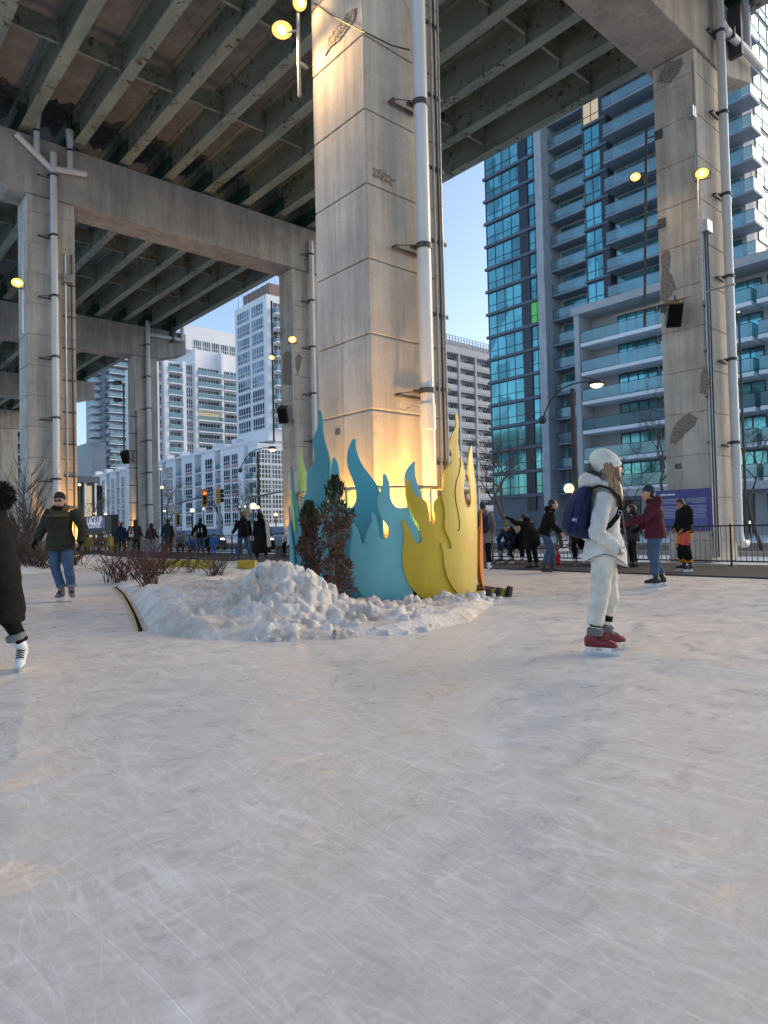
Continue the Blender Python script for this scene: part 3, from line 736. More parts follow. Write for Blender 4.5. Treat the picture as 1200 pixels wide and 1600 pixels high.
for k, y0, y1 in bl:
    for i, z in enumerate(fl):
        if z < .5: continue
        if k == 'w':
            if i < 5: window(wp, f67, y0, y1, z+.35, z+2.55, 3, 2, FRAMEW, GL_D, -.005, .13); sp_.box(66.96, 66.999, y0, y1, z-.2, z+.34)
        else:
            balcony(wp, f67, y0+.02, y1-.02, .05, 1.68, z, WALLW, 1.05, .25, False, FRAMEW)
relp(sp_.obj('spandrel', PINK), wp)['kind'] = 'stuff'
bd = B()
for k, y0, y1 in bl:
    if k == 'b':
        for z in fl:
            if z > .5: bd.box(68.62, 68.689, y0+.15, y1-.15, z+.01, z+2.2)
relp(bd.obj('balcony_door', GL_D), wp)['kind'] = 'stuff'
# corner bay of the podium, all glass grid, facing the viewer
cb_ = thing('white_corner_block', 'white gridded glass corner block left of the half hidden column', 'building', (77, 117, 0))
f116 = Face('y', 113.5); x0c, x1c = 67.6, 80
b = B().box(x0c+.1, x1c, 113.6, 117.2, -.06, zp-.4).box(x0c-.1, x1c+.2, 113.3, 117.25, zp-.399, zp-.05); wall(b, cb_, WALLW)
f67b = Face('x', x0c+.1)
for i, z in enumerate(fl):
    if z < .2: continue
    for q in range(4): window(cb_, f116, x0c+.2+q*3.0, x0c+3.1+q*3.0, z+.0, z+2.8, 4, 3, FRAMEW, GL_D, .08, .16)
    balcony(cb_, f67b, 113.8, 116.9, -.9, .0, z, WALLW, 1.05, .25, True, FRAMEW)
    window(cb_, f67b, 114.1, 116.7, z+.1, z+2.4, 3, 1, FRAMEW, GL_D, -.005, .12)
# white tower with the long blue windows
wt = thing('white_point_tower', 'white tower with narrow blue windows and brown rooftop screen left of the half hidden column', 'building', (76, 119, 0))
f70 = Face('x', 70.0); zt2 = on(395, 470, 0, 70).z; y0t, y1t = on(418, 560, 0, 70).y, on(368, 560, 0, 70).y
b = B().box(70, 84, y0t, y1t, zp+.6, zt2).box(72, 84, y0t+1, y1t-1, zp-.01, zp+.599); wall(b, wt, WALLW)
wall(B().box(71, 83, y0t+.6, y1t-2.0, zt2+.001, zt2+2.6), wt, BROWNP, 'roof_screen')
b = B()
for q in range(7): b.tube([(70.8, y0t+1+q*1.9, zt2), (70.8, y0t+1+q*1.9, zt2+3.5)], .06, 5)
wall(b, wt, GALV, 'rooftop_pole')
ymid = (y0t+y1t)/2; z = zt2-.9-2.75; f_y = Face('y', y0t)
while z > zp+1.5:
    window(wt, f70, y0t+1.3, ymid-.5, z, z+2.45, 5, 2, FRAMEW, GL_W, -.02, .16); window(wt, f70, ymid+.3, y1t-1.0, z, z+2.45, 5, 2, FRAMEW, GL_W, -.02, .16)
    balcony(wt, f_y, 71.2, 77.5, -1.6, .0, z-.15, WALLW, 1.05, .25, True, FRAMEW); window(wt, f_y, 71.3, 77.4, z, z+2.3, 5, 1, FRAMEW, GL_D, -.02, .12)
    z -= 2.85
# stepped white tower behind
st = thing('stepped_white_tower', 'broad white balcony tower with blank penthouse wall seen under the far deck edge', 'building', (80, 166, 0))
f160 = Face('y', 160.0); xa = 66.4; xb = on(306, 600, 1, 160).x; xc = 93; z1 = on(270, 562, 1, 160).z; z2 = on(330, 548, 1, 160).z; z3 = on(330, 510, 1, 160).z
b = B().box(xa, xb, 161.6, 178, -.06, z1).box(xb, xc, 161.6, 178, -.06, z2).box(xb-3, xc, 162.4, 177, z2+.001, z3)
C8 = [on(x, 600, 1, 160).x for x in (248, 257, 263.5, 285.5, 291, 305, 309, 346.5, 350, 367)]
for i in (0, 2, 4, 6, 8):
    x0 = C8[i-1] if i else xa
    b.box(C8[i]-1.2 if i == 0 else C8[i-1], C8[i], 160.0, 161.59, -.06, (z1 if C8[i] < xb else z2))
wall(b, st, WALLW)
z = z1-2.9; i = 0
while z > 14:
    window(st, f160, C8[0]+.1, C8[1]-.1, z+.1, z+2.5, 2, 2, FRAMEW, GL_D, 1.5, .2)
    balcony(st, f160, C8[2]+.02, C8[3]-.02, -.4, 1.58, z, WALLW, 1.05, .3, True, FRAMEW); window(st, f160, C8[2]+.1, C8[3]-.1, z+.02, z+2.4, 4, 1, FRAMEW, GL_D, 1.55, .12)
    window(st, f160, C8[4]+.05, C8[5]-.05, z+.05, z+2.6, 4, 2, FRAMEW, GL_D, 1.5, .16)
    balcony(st, f160, C8[6]+.02, C8[7]-.02, -.5, 1.58, z, WALLW, 1.05, .3, True, FRAMEW); window(st, f160, C8[6]+.1, C8[7]-.1, z+.02, z+2.4, 8, 1, FRAMEW, LITW if i == 4 else GL_D, 1.55, .12)
    balcony(st, f160, C8[8]+.02, C8[9]+3, -.3, 1.58, z, WALLW, 1.05, .3, True, FRAMEW); window(st, f160, C8[8]+.1, C8[9]+2.9, z+.02, z+2.4, 5, 1, FRAMEW, GL_D, 1.55, .12)
    z -= 2.9; i += 1
for q in range(8): window(st, f160, xb+.6+q*2.6, xb+2.9+q*2.6, z2+.3, z2+2.9, 4, 2, FRAMEW, GL_D, 2.38, .16)
# far grey tower with wrap balconies
fg = thing('far_balcony_tower', 'far grey tower ringed by white balcony slabs beyond the slim column', 'building', (92, 258, 0))
f253 = Face('y', 253.0); f85 = Face('x', 86.0)
b = B().box(86, 104, 253, 272, -.06, 84); wall(b, fg, pm('blue_grey_curtain_wall', (.10, .14, .19), .3, .2, .1)); 
xg0 = on(143, 700, 1, 250).x; zl = on(150, 690, 1, 250).z
b = B().box(xg0, 85.9, 250, 268, -.06, zl); wall(b, fg, pm('blue_grey_lower_wing', (.13, .17, .22), .4, .2, .1), 'lower_wing')
z = on(160, 594, 1, 253).z; 
k = 0
for i in range(-4, 22):
    zz = z+(i)*-2.93
    if 24 < zz < 83:
        balcony(fg, f253, 87.5+.4*(i % 2), 104, -2.0, -.02, zz, FRAMEW, 1.05, .3, True, FRAMEW); balcony(fg, f85, 255, 262, -3.0, -.02, zz, FRAMEW, 1.05, .3, True, FRAMEW)
        window(fg, f253, 87, 95, zz+.1, zz+2.5, 6, 1, FRAMED, LITW if i in (1, 5, 7, 9) and False else GL_W, -.01, .1); window(fg, f253, 95.2, 103.5, zz+.1, zz+2.5, 6, 1, FRAMED, GL_D, -.01, .1)
# block at the far left under the deck
lf = thing('left_balcony_block', 'white balconied block glimpsed at the left edge under the bridge', 'building', (38, 186, 0))
f179 = Face('y', 179.0); b = B().box(20, 46, 180.5, 196, -.06, 46); wall(b, lf, pm('grey_green_wall', (.16, .19, .2), .6, .1, .2))
for i in range(15):
    z = on(10, 708, 1, 179).z+(i-8)*2.9
    if 2 < z < 45:
        balcony(lf, f179, 22, 33.5, .0, 1.48, z, FRAMEW, 1.05, .35, True, FRAMEW); balcony(lf, f179, 34.5, 45.5, .0, 1.48, z, FRAMEW, 1.05, .35, True, FRAMEW)
        window(lf, f179, 22.3, 33.2, z+.1, z+2.4, 7, 1, FRAMED, GL_D, 1.46, .12); window(lf, f179, 34.8, 45.2, z+.1, z+2.4, 7, 1, FRAMED, GL_D, 1.46, .12)
# low glazed pavilion with lit columns
lp = thing('low_pavilion', 'low grey glazed pavilion with lit columns behind the lounge sign', 'building', (47, 116, 0))
pxa, pxb = on(112, 790, 1, 110).x, on(152, 790, 1, 110).x; zpv = on(130, 745, 1, 110).z
f110 = Face('y', 110.0)
wall(B().box(pxa-6, pxb, 111.2, 122, -.06, zpv).box(pxa-6.3, pxb+.3, 109.6, 122.2, zpv-.9, zpv+.1), lp, SLATE)
for q in range(6): window(lp, f110, pxa-4+q*1.55, pxa-2.7+q*1.55, .4, zpv-1.2, 1, 3, FRAMED, GL_D if q % 2 else LITW, 1.15, .1)
b = B()
for q in range(7): b.box(pxa-4.3+q*1.55, pxa-4.06+q*1.55, 109.8, 110.1, -.06, zpv-.901)
relp(b.obj('column', WALLW), lp)
# ------------------------------------------------------------------ flame sculpture: curved sheet-metal panels standing in a ring round the near column
_c = at(601.5, 828, 11.85); RX, RY = _c.x, _c.y; RR = 1.615
PA = atan2(CAM.y-RY, CAM.x-RX)        # bearing of the viewpoint, angle 0 of the ring
def cyl(x, y, R):
    d = ray(x, y); ox, oy = CAM.x-RX, CAM.y-RY
    a = d.x*d.x+d.y*d.y; b_ = 2*(ox*d.x+oy*d.y); c = ox*ox+oy*oy-R*R; D_ = b_*b_-4*a*c
    t = (-b_-sqrt(max(D_, 0)))/(2*a); p = CAM+d*t
    an = atan2(p.y-RY, p.x-RX)-PA
    while an > pi: an -= 2*pi
    while an < -pi: an += 2*pi
    return an, p.z          # positive angle = towards the right of the view... sign kept consistent by construction
def smooth_poly(pts, n=2):
    for _ in range(n):
        q = []
        for i in range(len(pts)):
            a, c = pts[i], pts[(i+1) % len(pts)]
            q += [(a[0]*.78+c[0]*.22, a[1]*.78+c[1]*.22), (a[0]*.22+c[0]*.78, a[1]*.22+c[1]*.78)]
        pts = q
    return pts
def paint(name, col):
    m, t, bs, L = nodes(name); v = coords(t)
    a = tn(t, coords(t, (1, 1, .25)), 2.2, 5, .6); r = ramp(t, [(.3, [c*.86 for c in col]), (.7, [min(1, c*1.1) for c in col])]); L(a, r.inputs[0])
    s_ = tn(t, v, 55, 3); rs = ramp(t, [(.70, 0), (.74, 1)]); L(s_, rs.inputs[0])
    sep = t.nodes.new('ShaderNodeSeparateXYZ'); L(v, sep.inputs[0]); rz_ = ramp(t, [(0, 1), (.5, 0)]); L(sep.outputs[2], rz_.inputs[0])
    x = mix(t, r.outputs[0], (.08, .07, .05), mul(t, rs.outputs[0], rz_.outputs[0]))
    L(x, bs.inputs['Base Color']); bs.inputs['Roughness'].default_value = .42; bs.inputs['Coat Weight'].default_value = .15; bs.inputs['Coat Roughness'].default_value = .35
    bump(t, bs, tn(t, v, 3.2, 2), .12, .03); MATS[name] = m; return m
P_TEAL = paint('deep_teal_paint', (.016, .22, .26)); P_BLUE = paint('mid_blue_paint', (.06, .35, .41)); P_CYAN = paint('light_blue_paint', (.20, .54, .57))
P_YEL = paint('acid_yellow_paint', (.64, .44, .016)); P_GOLD = paint('gold_yellow_paint', (.63, .44, .05)); P_ORG = paint('orange_paint', (.72, .19, .012)); P_GRN = paint('lime_green_paint', (.28, .52, .14))
sculpt = thing('flame_sculpture', 'ring of blue, teal, yellow and orange flame panels round the near column', 'sculpture', (RX, RY, 0))
def panel(pts, R, mat, label, angular=False, sm=2, th=.028):
    poly = smooth_poly(pts if angular else [cyl(x, y, R) for x, y in pts], sm)
    poly = [(a, max(z, -.05)) for a, z in poly]
    pl = [(a*R, z) for a, z in poly]
    bm = bmesh.new(); vs = [bm.verts.new((a, z, 0)) for a, z in pl]; bm.faces.new(vs)
    bmesh.ops.triangulate(bm, faces=bm.faces[:]);
    xs = [p[0] for p in pl]; a0, a1 = min(xs), max(xs); k = a0+.09
    while k < a1-.02:      # vertical cuts so that the sheet can bend round the ring
        bmesh.ops.bisect_plane(bm, geom=bm.verts[:]+bm.edges[:]+bm.faces[:], plane_co=(k, 0, 0), plane_no=(1, 0, 0), dist=1e-5); k += .09
    ex_ = bmesh.ops.extrude_face_region(bm, geom=bm.faces[:])
    top = {v for v in ex_['geom'] if isinstance(v, bmesh.types.BMVert)}
    for v in bm.verts:
        r = R if v in top else R-th
        an = v.co.x/R+PA; z = v.co.y; v.co = (cos(an)*r, sin(an)*r, z)
    bmesh.ops.recalc_face_normals(bm, faces=bm.faces)
    me = bpy.data.meshes.new('flame_panel'); bm.to_mesh(me); bm.free(); me.materials.append(mat)
    o = link('flame_panel', me, sculpt); o['label'] = label; return o
def z5(L): return [(540+x/5, 640+y/5) for x, y in L]
def z3(L): return [(400+x/3, 600+y/3) for x, y in L]
# deep teal tall flame
panel(z3([(292, 119), (302, 135), (311, 175), (312, 225), (320, 270), (337, 325), (347, 365), (346, 420), (341, 465), (330, 520), (330, 620), (345, 720), (360, 1000), (215, 1000), (205, 880), (208, 700), (212, 600), (222, 545), (238, 500), (236, 455), (240, 415), (258, 388), (272, 362), (275, 325), (264, 290), (264, 262), (277, 232), (290, 200), (293, 160), (289, 128)]), RR-.05, P_TEAL, 'tall deep teal flame panel')
# mid blue panel with the broad flame
panel(z3([(258, 556), (275, 562), (300, 590), (318, 640), (330, 665), (338, 600), (345, 500), (352, 400), (358, 344), (366, 344), (382, 372), (388, 410), (386, 460), (390, 530), (405, 575), (430, 588), (455, 575), (470, 545), (470, 505), (456, 455), (434, 405), (424, 355), (430, 310), (445, 272), (458, 254), (467, 260), (467, 300), (480, 345), (503, 388), (535, 428), (563, 465), (580, 505), (590, 570), (600, 700), (600, 1010), (545, 1032), (415, 1030), (330, 1005), (270, 960), (272, 700), (262, 610)]), RR-.02, P_BLUE, 'mid blue flame panel')
# small light blue flame behind the yellow
panel(z5([(545, 399), (547, 408), (541, 440), (541, 500), (555, 560), (580, 620), (596, 690), (620, 900), (560, 960), (500, 960), (470, 640), (460, 560), (461, 510), (480, 465), (512, 425)]), RR-.06, P_CYAN, 'small light blue flame tip')
# light blue front panel
panel(z5([(300, 500), (315, 505), (335, 552), (345, 600), (344, 660), (357, 715), (388, 757), (425, 770), (460, 764), (480, 762), (500, 810), (535, 880), (575, 950), (600, 1020), (610, 1200), (560, 1330), (524, 1425), (527, 1465), (505, 1512), (450, 1530), (270, 1533), (195, 1508), (118, 1440), (62, 1355), (40, 1280), (33, 1120), (43, 1020), (60, 960), (46, 895), (58, 888), (82, 905), (105, 955), (122, 1020), (130, 1045), (142, 1047), (150, 1005), (166, 945), (192, 905), (208, 860), (196, 810), (208, 800), (232, 820), (250, 875), (258, 945), (266, 995), (292, 1013), (325, 1008), (349, 970), (338, 920), (295, 868), (266, 815), (247, 745), (250, 685), (272, 635), (290, 575), (290, 512)]), RR+.015, P_CYAN, 'light blue flame panel with a teardrop notch')
# acid yellow panel
panel(z5([(490, 545), (502, 556), (513, 615), (540, 662), (580, 694), (612, 702), (640, 735), (649, 800), (655, 860), (670, 893), (686, 899), (700, 880), (698, 830), (686, 775), (694, 720), (720, 690), (760, 668), (850, 690), (880, 900), (900, 1100), (935, 1440), (900, 1475), (860, 1488), (700, 1505), (640, 1490), (580, 1460), (510, 1390), (466, 1300), (446, 1200), (443, 1110), (455, 1035), (457, 965), (445, 910), (433, 862), (445, 854), (478, 893), (506, 955), (530, 1015), (558, 1046), (585, 1046), (597, 1020), (590, 965), (568, 895), (538, 830), (500, 770), (480, 720), (468, 665), (470, 600), (484, 550)]), RR+.045, P_YEL, 'acid yellow flame panel with two notches')
# gold tall flame panel
panel(z5([(868, 20), (877, 35), (888, 105), (882, 160), (878, 210), (883, 285), (897, 362), (912, 400), (927, 455), (936, 520), (928, 570), (922, 640), (932, 715), (950, 768), (968, 770), (981, 740), (982, 690), (978, 610), (972, 540), (962, 465), (960, 395), (970, 325), (981, 280), (988, 285), (991, 350), (998, 430), (1012, 530), (1022, 620), (1026, 720), (1030, 900), (1030, 1150), (1027, 1350), (1018, 1440), (1000, 1460), (935, 1471), (905, 1463), (850, 1408), (795, 1310), (772, 1220), (765, 1110), (745, 1038), (775, 1052), (805, 1085), (824, 1090), (830, 1058), (812, 1008), (786, 962), (772, 900), (780, 830), (775, 765), (757, 702), (752, 670), (768, 640), (763, 560), (767, 490), (792, 455), (832, 420), (840, 372), (830, 315), (820, 245), (832, 190), (860, 150), (869, 100), (863, 40)]), RR+.075, P_GOLD, 'gold flame panel with the tallest tip on the right')
# slot line cut in the gold panel
ln = [cyl(x, y, RR+.078) for x, y in z5([(895, 372), (899, 430), (886, 500), (866, 560), (856, 640), (862, 720), (878, 790), (890, 870), (893, 920), (884, 946), (876, 940)])]
B().tube([(cos(a+PA)*(RR+.077), sin(a+PA)*(RR+.077), z) for a, z in ln], .007, 5).obj('cut_slot', pm('slot_shadow', (.05, .035, .01), .8), sculpt)
aR = cyl(749, 850, RR+.02)[0]; aL = cyl(454.5, 850, RR-.02)[0]; sg = 1 if aR > 0 else -1
def back(a0, wdt, hts, R, mat, label, z0=.05):
    """flame panel on the sides and the far half of the ring: from bearing a0, width wdt, with flame tips at the heights hts"""
    n = len(hts); pts = [(a0, z0), (a0, hts[0]*.35)]; 
    for i, h in enumerate(hts):
        x = a0+wdt*(i+.5)/n; s_ = wdt/n
        pts += [(x-s_*.42, h*.55), (x-s_*.32, h*.72), (x-s_*.05, h*.88), (x+s_*.02, h), (x+s_*.12, h*.86), (x+s_*.30, h*.66), (x+s_*.4, h*.5)]
        if i < n-1: pts += [(x+s_*.5, h*.42)]
    pts += [(a0+wdt, hts[-1]*.35), (a0+wdt, z0)]
    if sg < 0 and False: pts = pts[::-1]
    panel(pts, R, mat, label, True, 2)
g = sg
def leaf(o, pts, R, mat, label): panel([(o+g*a, z) for a, z in pts], R, mat, label, True, 2)
leaf(aR, [(-.10, 1.47), (-.16, 1.18), (-.23, .90), (-.27, .60), (-.25, .30), (-.17, .08), (.05, .0), (.30, .05), (.40, .5), (.32, 1.0), (.10, 1.2), (.03, 1.0), (-.05, 1.15)], RR+.088, P_ORG, 'orange flame panel on the right edge of the ring')
leaf(aR, [(.45, .02), (.42, .8), (.50, 1.3), (.47, 1.6), (.56, 1.95), (.64, 1.5), (.72, 1.2), (.85, 1.3), (.92, 1.65), (1.0, 1.2), (1.1, .8), (1.15, .02)], RR+.02, P_ORG, 'tall orange flame panel on the far right of the ring')
back(aR+g*1.1, g*.6, [1.5, 1.2], RR+.0, P_YEL, 'yellow flame panel at the back of the ring')
leaf(aL, [(-.75, .02), (-.72, 1.0), (-.62, 1.35), (-.60, 1.75), (-.58, 2.1), (-.47, 2.35), (-.42, 2.66), (-.36, 2.35), (-.33, 2.05), (-.37, 1.75), (-.42, 1.45), (-.38, 1.0), (-.30, .6), (-.3, .02)], RR-.03, P_GRN, 'lime green flame panel on the left rear of the ring')
leaf(aL, [(-.25, .02), (-.25, 1.2), (-.12, 1.55), (-.02, 1.85), (.10, 2.28), (.18, 2.05), (.22, 1.82), (.30, 1.68), (.40, 1.40), (.48, .9), (.52, .02)], RR+.02, P_TEAL, 'teal flame panel on the left edge of the ring')
leaf(aL, [(.20, 1.86), (.27, 1.55), (.33, 1.2), (.31, 1.05), (.25, 1.2), (.2, 1.5)], RR+.045, P_GRN, 'thin lime green sliver on the left edge')
leaf(aL, [(-.3, .02), (-.25, .9), (-.05, 1.2), (.03, 1.62), (.10, 1.3), (.22, 1.0), (.3, .6), (.35, .02)], RR+.06, P_BLUE, 'low blue flame panel on the left edge of the ring')
back(aL-g*1.4, g*.6, [1.5, 1.8], RR+.0, P_BLUE, 'blue flame panel at the back of the ring')
b = B(); n = 56
for z, r in ((1.74, .035), (.55, .03)):
    b.tube([(cos(2*pi*i/n)*(RR-.10), sin(2*pi*i/n)*(RR-.10), z) for i in range(n+1)], r, 7)
b.obj('support_ring', GALV, sculpt)
b = B()
for i in range(14):
    a = 2*pi*i/14; b.tube([(cos(a)*(RR-.1), sin(a)*(RR-.1), -.05), (cos(a)*(RR-.1), sin(a)*(RR-.1), 1.74)], .022, 6)
b.obj('support_post', GALV, sculpt)
b = B(); b.tube([(cos(2*pi*i/n)*(RR-.22), sin(2*pi*i/n)*(RR-.22), .02) for i in range(n+1)], .09, 4); b.obj('base_kerb', pm('rusty_kerb', (.09, .05, .03), .9, .4, 6), sculpt)
# ------------------------------------------------------------------ planted island of snow round the sculpture
outline = [tuple(ground(x, y).xy) for x, y in [(218, 988), (300, 1003), (420, 1004), (540, 1001), (650, 995), (750, 972), (785, 945), (797, 924)]]
outline += [(10.3, 9.6), (11.0, 13), (11.1, 16.5), (10.2, 19.0), (7.6, 19.6), (5.9, 18.0), tuple(ground(160, 908).xy), tuple(ground(190, 930).xy), tuple(ground(205, 955).xy)]
def inside_dist(x, y, poly):
    ins = False; dm = 1e9
    for i in range(len(poly)):
        (x0, y0), (x1, y1) = poly[i], poly[(i+1) % len(poly)]
        if (y0 > y) != (y1 > y) and x < (x1-x0)*(y-y0)/(y1-y0)+x0: ins = not ins
        dx, dy = x1-x0, y1-y0; t_ = max(0, min(1, ((x-x0)*dx+(y-y0)*dy)/(dx*dx+dy*dy))); dm = min(dm, hypot(x-x0-t_*dx, y-y0-t_*dy))
    return dm if ins else -dm
def sm(a, b_, x): t_ = max(0, min(1, (x-a)/(b_-a))); return t_*t_*(3-2*t_)
PK = at(418, 880, 8.3)      # crest of the ploughed heap
heap = [(PK.x, PK.y, .34, .15), (PK.x, PK.y, .40, .34), (PK.x+.24, PK.y-.26, .26, .24), (PK.x+.46, PK.y-.46, .20, .22), (PK.x+.66, PK.y-.72, .10, .26), (PK.x-.05, PK.y-.35, .18, .4), (PK.x-.3, PK.y+.1, .16, .45), (PK.x-.45, PK.y+1.3, .24, .7), (PK.x+.1, PK.y+2.6, .24, .9), (PK.x+1.2, PK.y+3.5, .2, 1.2), (PK.x+.1, PK.y-.8, .12, .4)]
def chunk(x, y, s):
    d, pts = noise.voronoi((x*s, y*s, .3)); return max(0, .55-d[0])
def island_z(x, y):
    d = inside_dist(x, y, outline); e = sm(0, .35, d)
    z = .07+.09*noise.noise((x*.8, y*.8, 2))+.05*noise.noise((x*2.4, y*2.4, 5))
    hp = 0
    for hx, hy, h, s_ in heap: hp += h*math.exp(-((x-hx)**2+(y-hy)**2)/(2*s_*s_))*.56
    hp *= 1+.18*noise.noise((x*2.1, y*2.1, 9))
    z += hp
    r = hypot(x-RX, y-RY)
    front = math.exp(-((r-2.25)/.28)**2)
    if y < 8.2 or x < 6.5: z += front*.05
    rough = min(1, hp*2.6+front*.75)
    z += rough*(.14*chunk(x, y, 4.2)+.13*chunk(x+3, y+1, 8.5)+.19*(noise.turbulence((x*2.6, y*2.6, 1.7), 5, True)-.45)+.05*(noise.turbulence((x*11, y*11, 4.7), 3, True)-.4))
    z += .016*noise.noise((x*6, y*6, 4))+.008*noise.noise((x*19, y*19, 6))
    if y < 8.6 and r < 3.0 and hypot(x-PK.x, y-PK.y) > 1.0: z = z*(.25+.75*sm(2.0, 3.0, r))
    if r < 2.05: z = min(z, z*sm(1.5, 2.05, r)*.8-.03)
    return (z+.015)*e-.04*(1-e) if d > 0 else -.05
rl_ = random.Random(12); CH = {}
for i in range(1300):       # broken blocks of ploughed snow
    if i < 980: hx, hy = PK.x+rl_.gauss(.25, .62), PK.y+rl_.gauss(-.35, .62)
    else:
        a = PA+rl_.uniform(-1.1, .95); r = rl_.uniform(1.9, 2.75); hx, hy = RX+cos(a)*r, RY+sin(a)*r
    if inside_dist(hx, hy, outline) < .08 or hypot(hx-RX, hy-RY) < 1.75: continue
    s_ = .018+.085*rl_.random()**2.6; c_ = (hx, hy, island_z(hx, hy), s_, rl_.uniform(0, pi), rl_.uniform(.6, 1.0), rl_.uniform(-.5, .5), rl_.uniform(-.5, .5))
    for ii in range(int((hx-.17)/.2), int((hx+.17)/.2)+1):
        for jj in range(int((hy-.17)/.2), int((hy+.17)/.2)+1): CH.setdefault((ii, jj), []).append(c_)
def chunked(x, y):
    z = island_z(x, y)
    for hx, hy, hz, s_, an, asp, tx, ty in CH.get((int(x/.2), int(y/.2)), ()):
        u, v_ = (x-hx)*cos(an)+(y-hy)*sin(an), (-(x-hx)*sin(an)+(y-hy)*cos(an))/asp
        k = max(abs(u), abs(v_), .72*(abs(u)+abs(v_)))/s_*(1+.35*noise.noise((x*14, y*14, hx*9)))
        if k < 1: z = max(z, hz+s_*.55*(1-k**5)+(tx*u+ty*v_)*1.2+.010*noise.noise((x*38, y*38, hx*5)))
    return z+(.022*(noise.turbulence((x*16, y*16, 3.3), 3, True)-.4) if z > .10 else 0)
vs = []; fs = []; idx = {}
xs = [2.6+.024*i for i in range(366)]; ys = [4.7]
while ys[-1] < 20: ys.append(ys[-1]+(.024 if ys[-1] < 9.4 else .11))
for j, y in enumerate(ys):
    for i, x in enumerate(xs):
        if inside_dist(x, y, outline) > -.09: idx[i, j] = len(vs); vs.append((x, y, chunked(x, y)))
for (i, j) in list(idx):
    q = [(i, j), (i+1, j), (i+1, j+1), (i, j+1)]
    if all(k in idx for k in q): fs.append(tuple(idx[k] for k in q))
isl = B(); isl.add(vs, fs)
tag(isl.obj('snow_bank', SNOW_P, smooth=True), 'dirty ploughed snow heaped round the flame sculpture', 'snow', kind='structure')
# loose lumps of snow in front of the ring
for i in range(16):
    a = PA+random.uniform(-1.0, .9); r = random.uniform(1.95, 2.75); x, y = RX+cos(a)*r, RY+sin(a)*r
    if inside_dist(x, y, outline) < .12: continue
    s_ = random.uniform(.04, .12); b = B(); b.ball((0, 0, 0), s_*1.2, s_*random.uniform(.6, 1.2), s_*.6, 12, 8)
    o_ = random.random()*40
    b.v = [tuple(Vector(p)*(1+.8*noise.noise(Vector(p)*13+Vector((o_, o_, 0))))) for p in b.v]
    o = b.obj('snow_lump', SNOW_P, smooth=True); o.location = (x, y, max(0, island_z(x, y))+s_*.12); o.rotation_euler = (random.random(), random.random(), random.random()*6)
    tag(o, 'lump of dirty snow lying before the flame panels', 'snow lump', 'snow lumps before the flame panels')
soil = B(); n = 40
soil.add([(RX+cos(2*pi*i/n)*2.0, RY+sin(2*pi*i/n)*2.0, .008) for i in range(n)], [tuple(range(n))])
tag(soil.obj('planter_soil', pm('dark_wet_soil', (.025, .02, .017), .9, .5, 9, 1, 30, bdist=.03)), kind='structure')
# edging: black liner board with a yellow hose, left side; yellow kerb on the right and at the back
edge = [Vector((*outline[i], 0)) for i in (-2, -1, 0)]; edge = [Vector((*ground(x, y).xy, 0)) for x, y in ((178, 918), (190, 930), (199, 945), (208, 965), (216, 987))]
b = B()
for a, c in zip(edge, edge[1:]):
    d = (c-a).normalized(); nrm = Vector((d.y, -d.x, 0)); 
    if nrm.x < 0: nrm = -nrm
    vs_ = [a, c, c+nrm*.045+Vector((0, 0, .03)), a+nrm*.045+Vector((0, 0, .03))]; vs_ += [v_-Vector((0, 0, .12)) for v_ in vs_]
    b.add(vs_, [(0, 1, 2, 3), (7, 6, 5, 4), (0, 4, 5, 1), (1, 5, 6, 2), (2, 6, 7, 3), (3, 7, 4, 0)])
t = thing('planter_edging', 'black liner edging with a thin yellow hose between ice and snow bank', 'edging', edge[2])
relp(b.obj('liner', pm('black_liner', (.012, .012, .013), .95, .4, 8, spec=.1), fix=True), t)
YELH = pm('yellow_plastic', (.55, .36, .02), .5, .2, 6)
relp(B().tube([e_+Vector((.012*sin(i*3), .01*cos(i*2), .02)) for i, e_ in enumerate(edge)], .010, 7).obj('hose', YELH), t)
t = thing('yellow_kerb', 'yellow edged dark planter kerb to the right of the flame ring', 'kerb', (*ground(795, 931).xy, 0))
k0, k1 = ground(742, 938), ground(797, 931)
b = B(); nrm = Vector((0, 0, 1)); d = (k1-k0).normalized(); q = Vector((-d.y, d.x, 0))
def slab(b, a, c, q, w_, z0, z1):
    vs_ = [a-q*w_, c-q*w_, c+q*w_, a+q*w_]; b.add([(v_.x, v_.y, z0) for v_ in vs_]+[(v_.x, v_.y, z1) for v_ in vs_], [(3, 2, 1, 0), (4, 5, 6, 7), (0, 1, 5, 4), (1, 2, 6, 5), (2, 3, 7, 6), (3, 0, 4, 7)])
slab(b, k0, k1, q, .03, 0, .13); relp(b.obj('board', YELH, fix=True), t)
b = B()
for f in (.25, .55, .85): m_ = k0.lerp(k1, f)-q*.07; b.tube([m_+Vector((0, 0, -.02)), m_+Vector((.02, -.02, .16))], .05, 7)
relp(b.obj('pipe_sleeve', BLACK, fix=True), t)
for (a_, c_, lab) in (((372, 893), (400, 893), 'short yellow kerb board behind the snow heap, nearest the heap'), ((226, 890), (332, 893), 'long yellow kerb board behind the red twigged bushes')):
    k0, k1 = ground(*a_), ground(*c_); k0.z = k1.z = 0; d = (k1-k0).normalized(); q = Vector((-d.y, d.x, 0)); b = B(); slab(b, k0, k1, q, .05, 0, .32)
    o = b.obj('kerb_board', YELH, fix=True); tag(o, lab, 'kerb board')
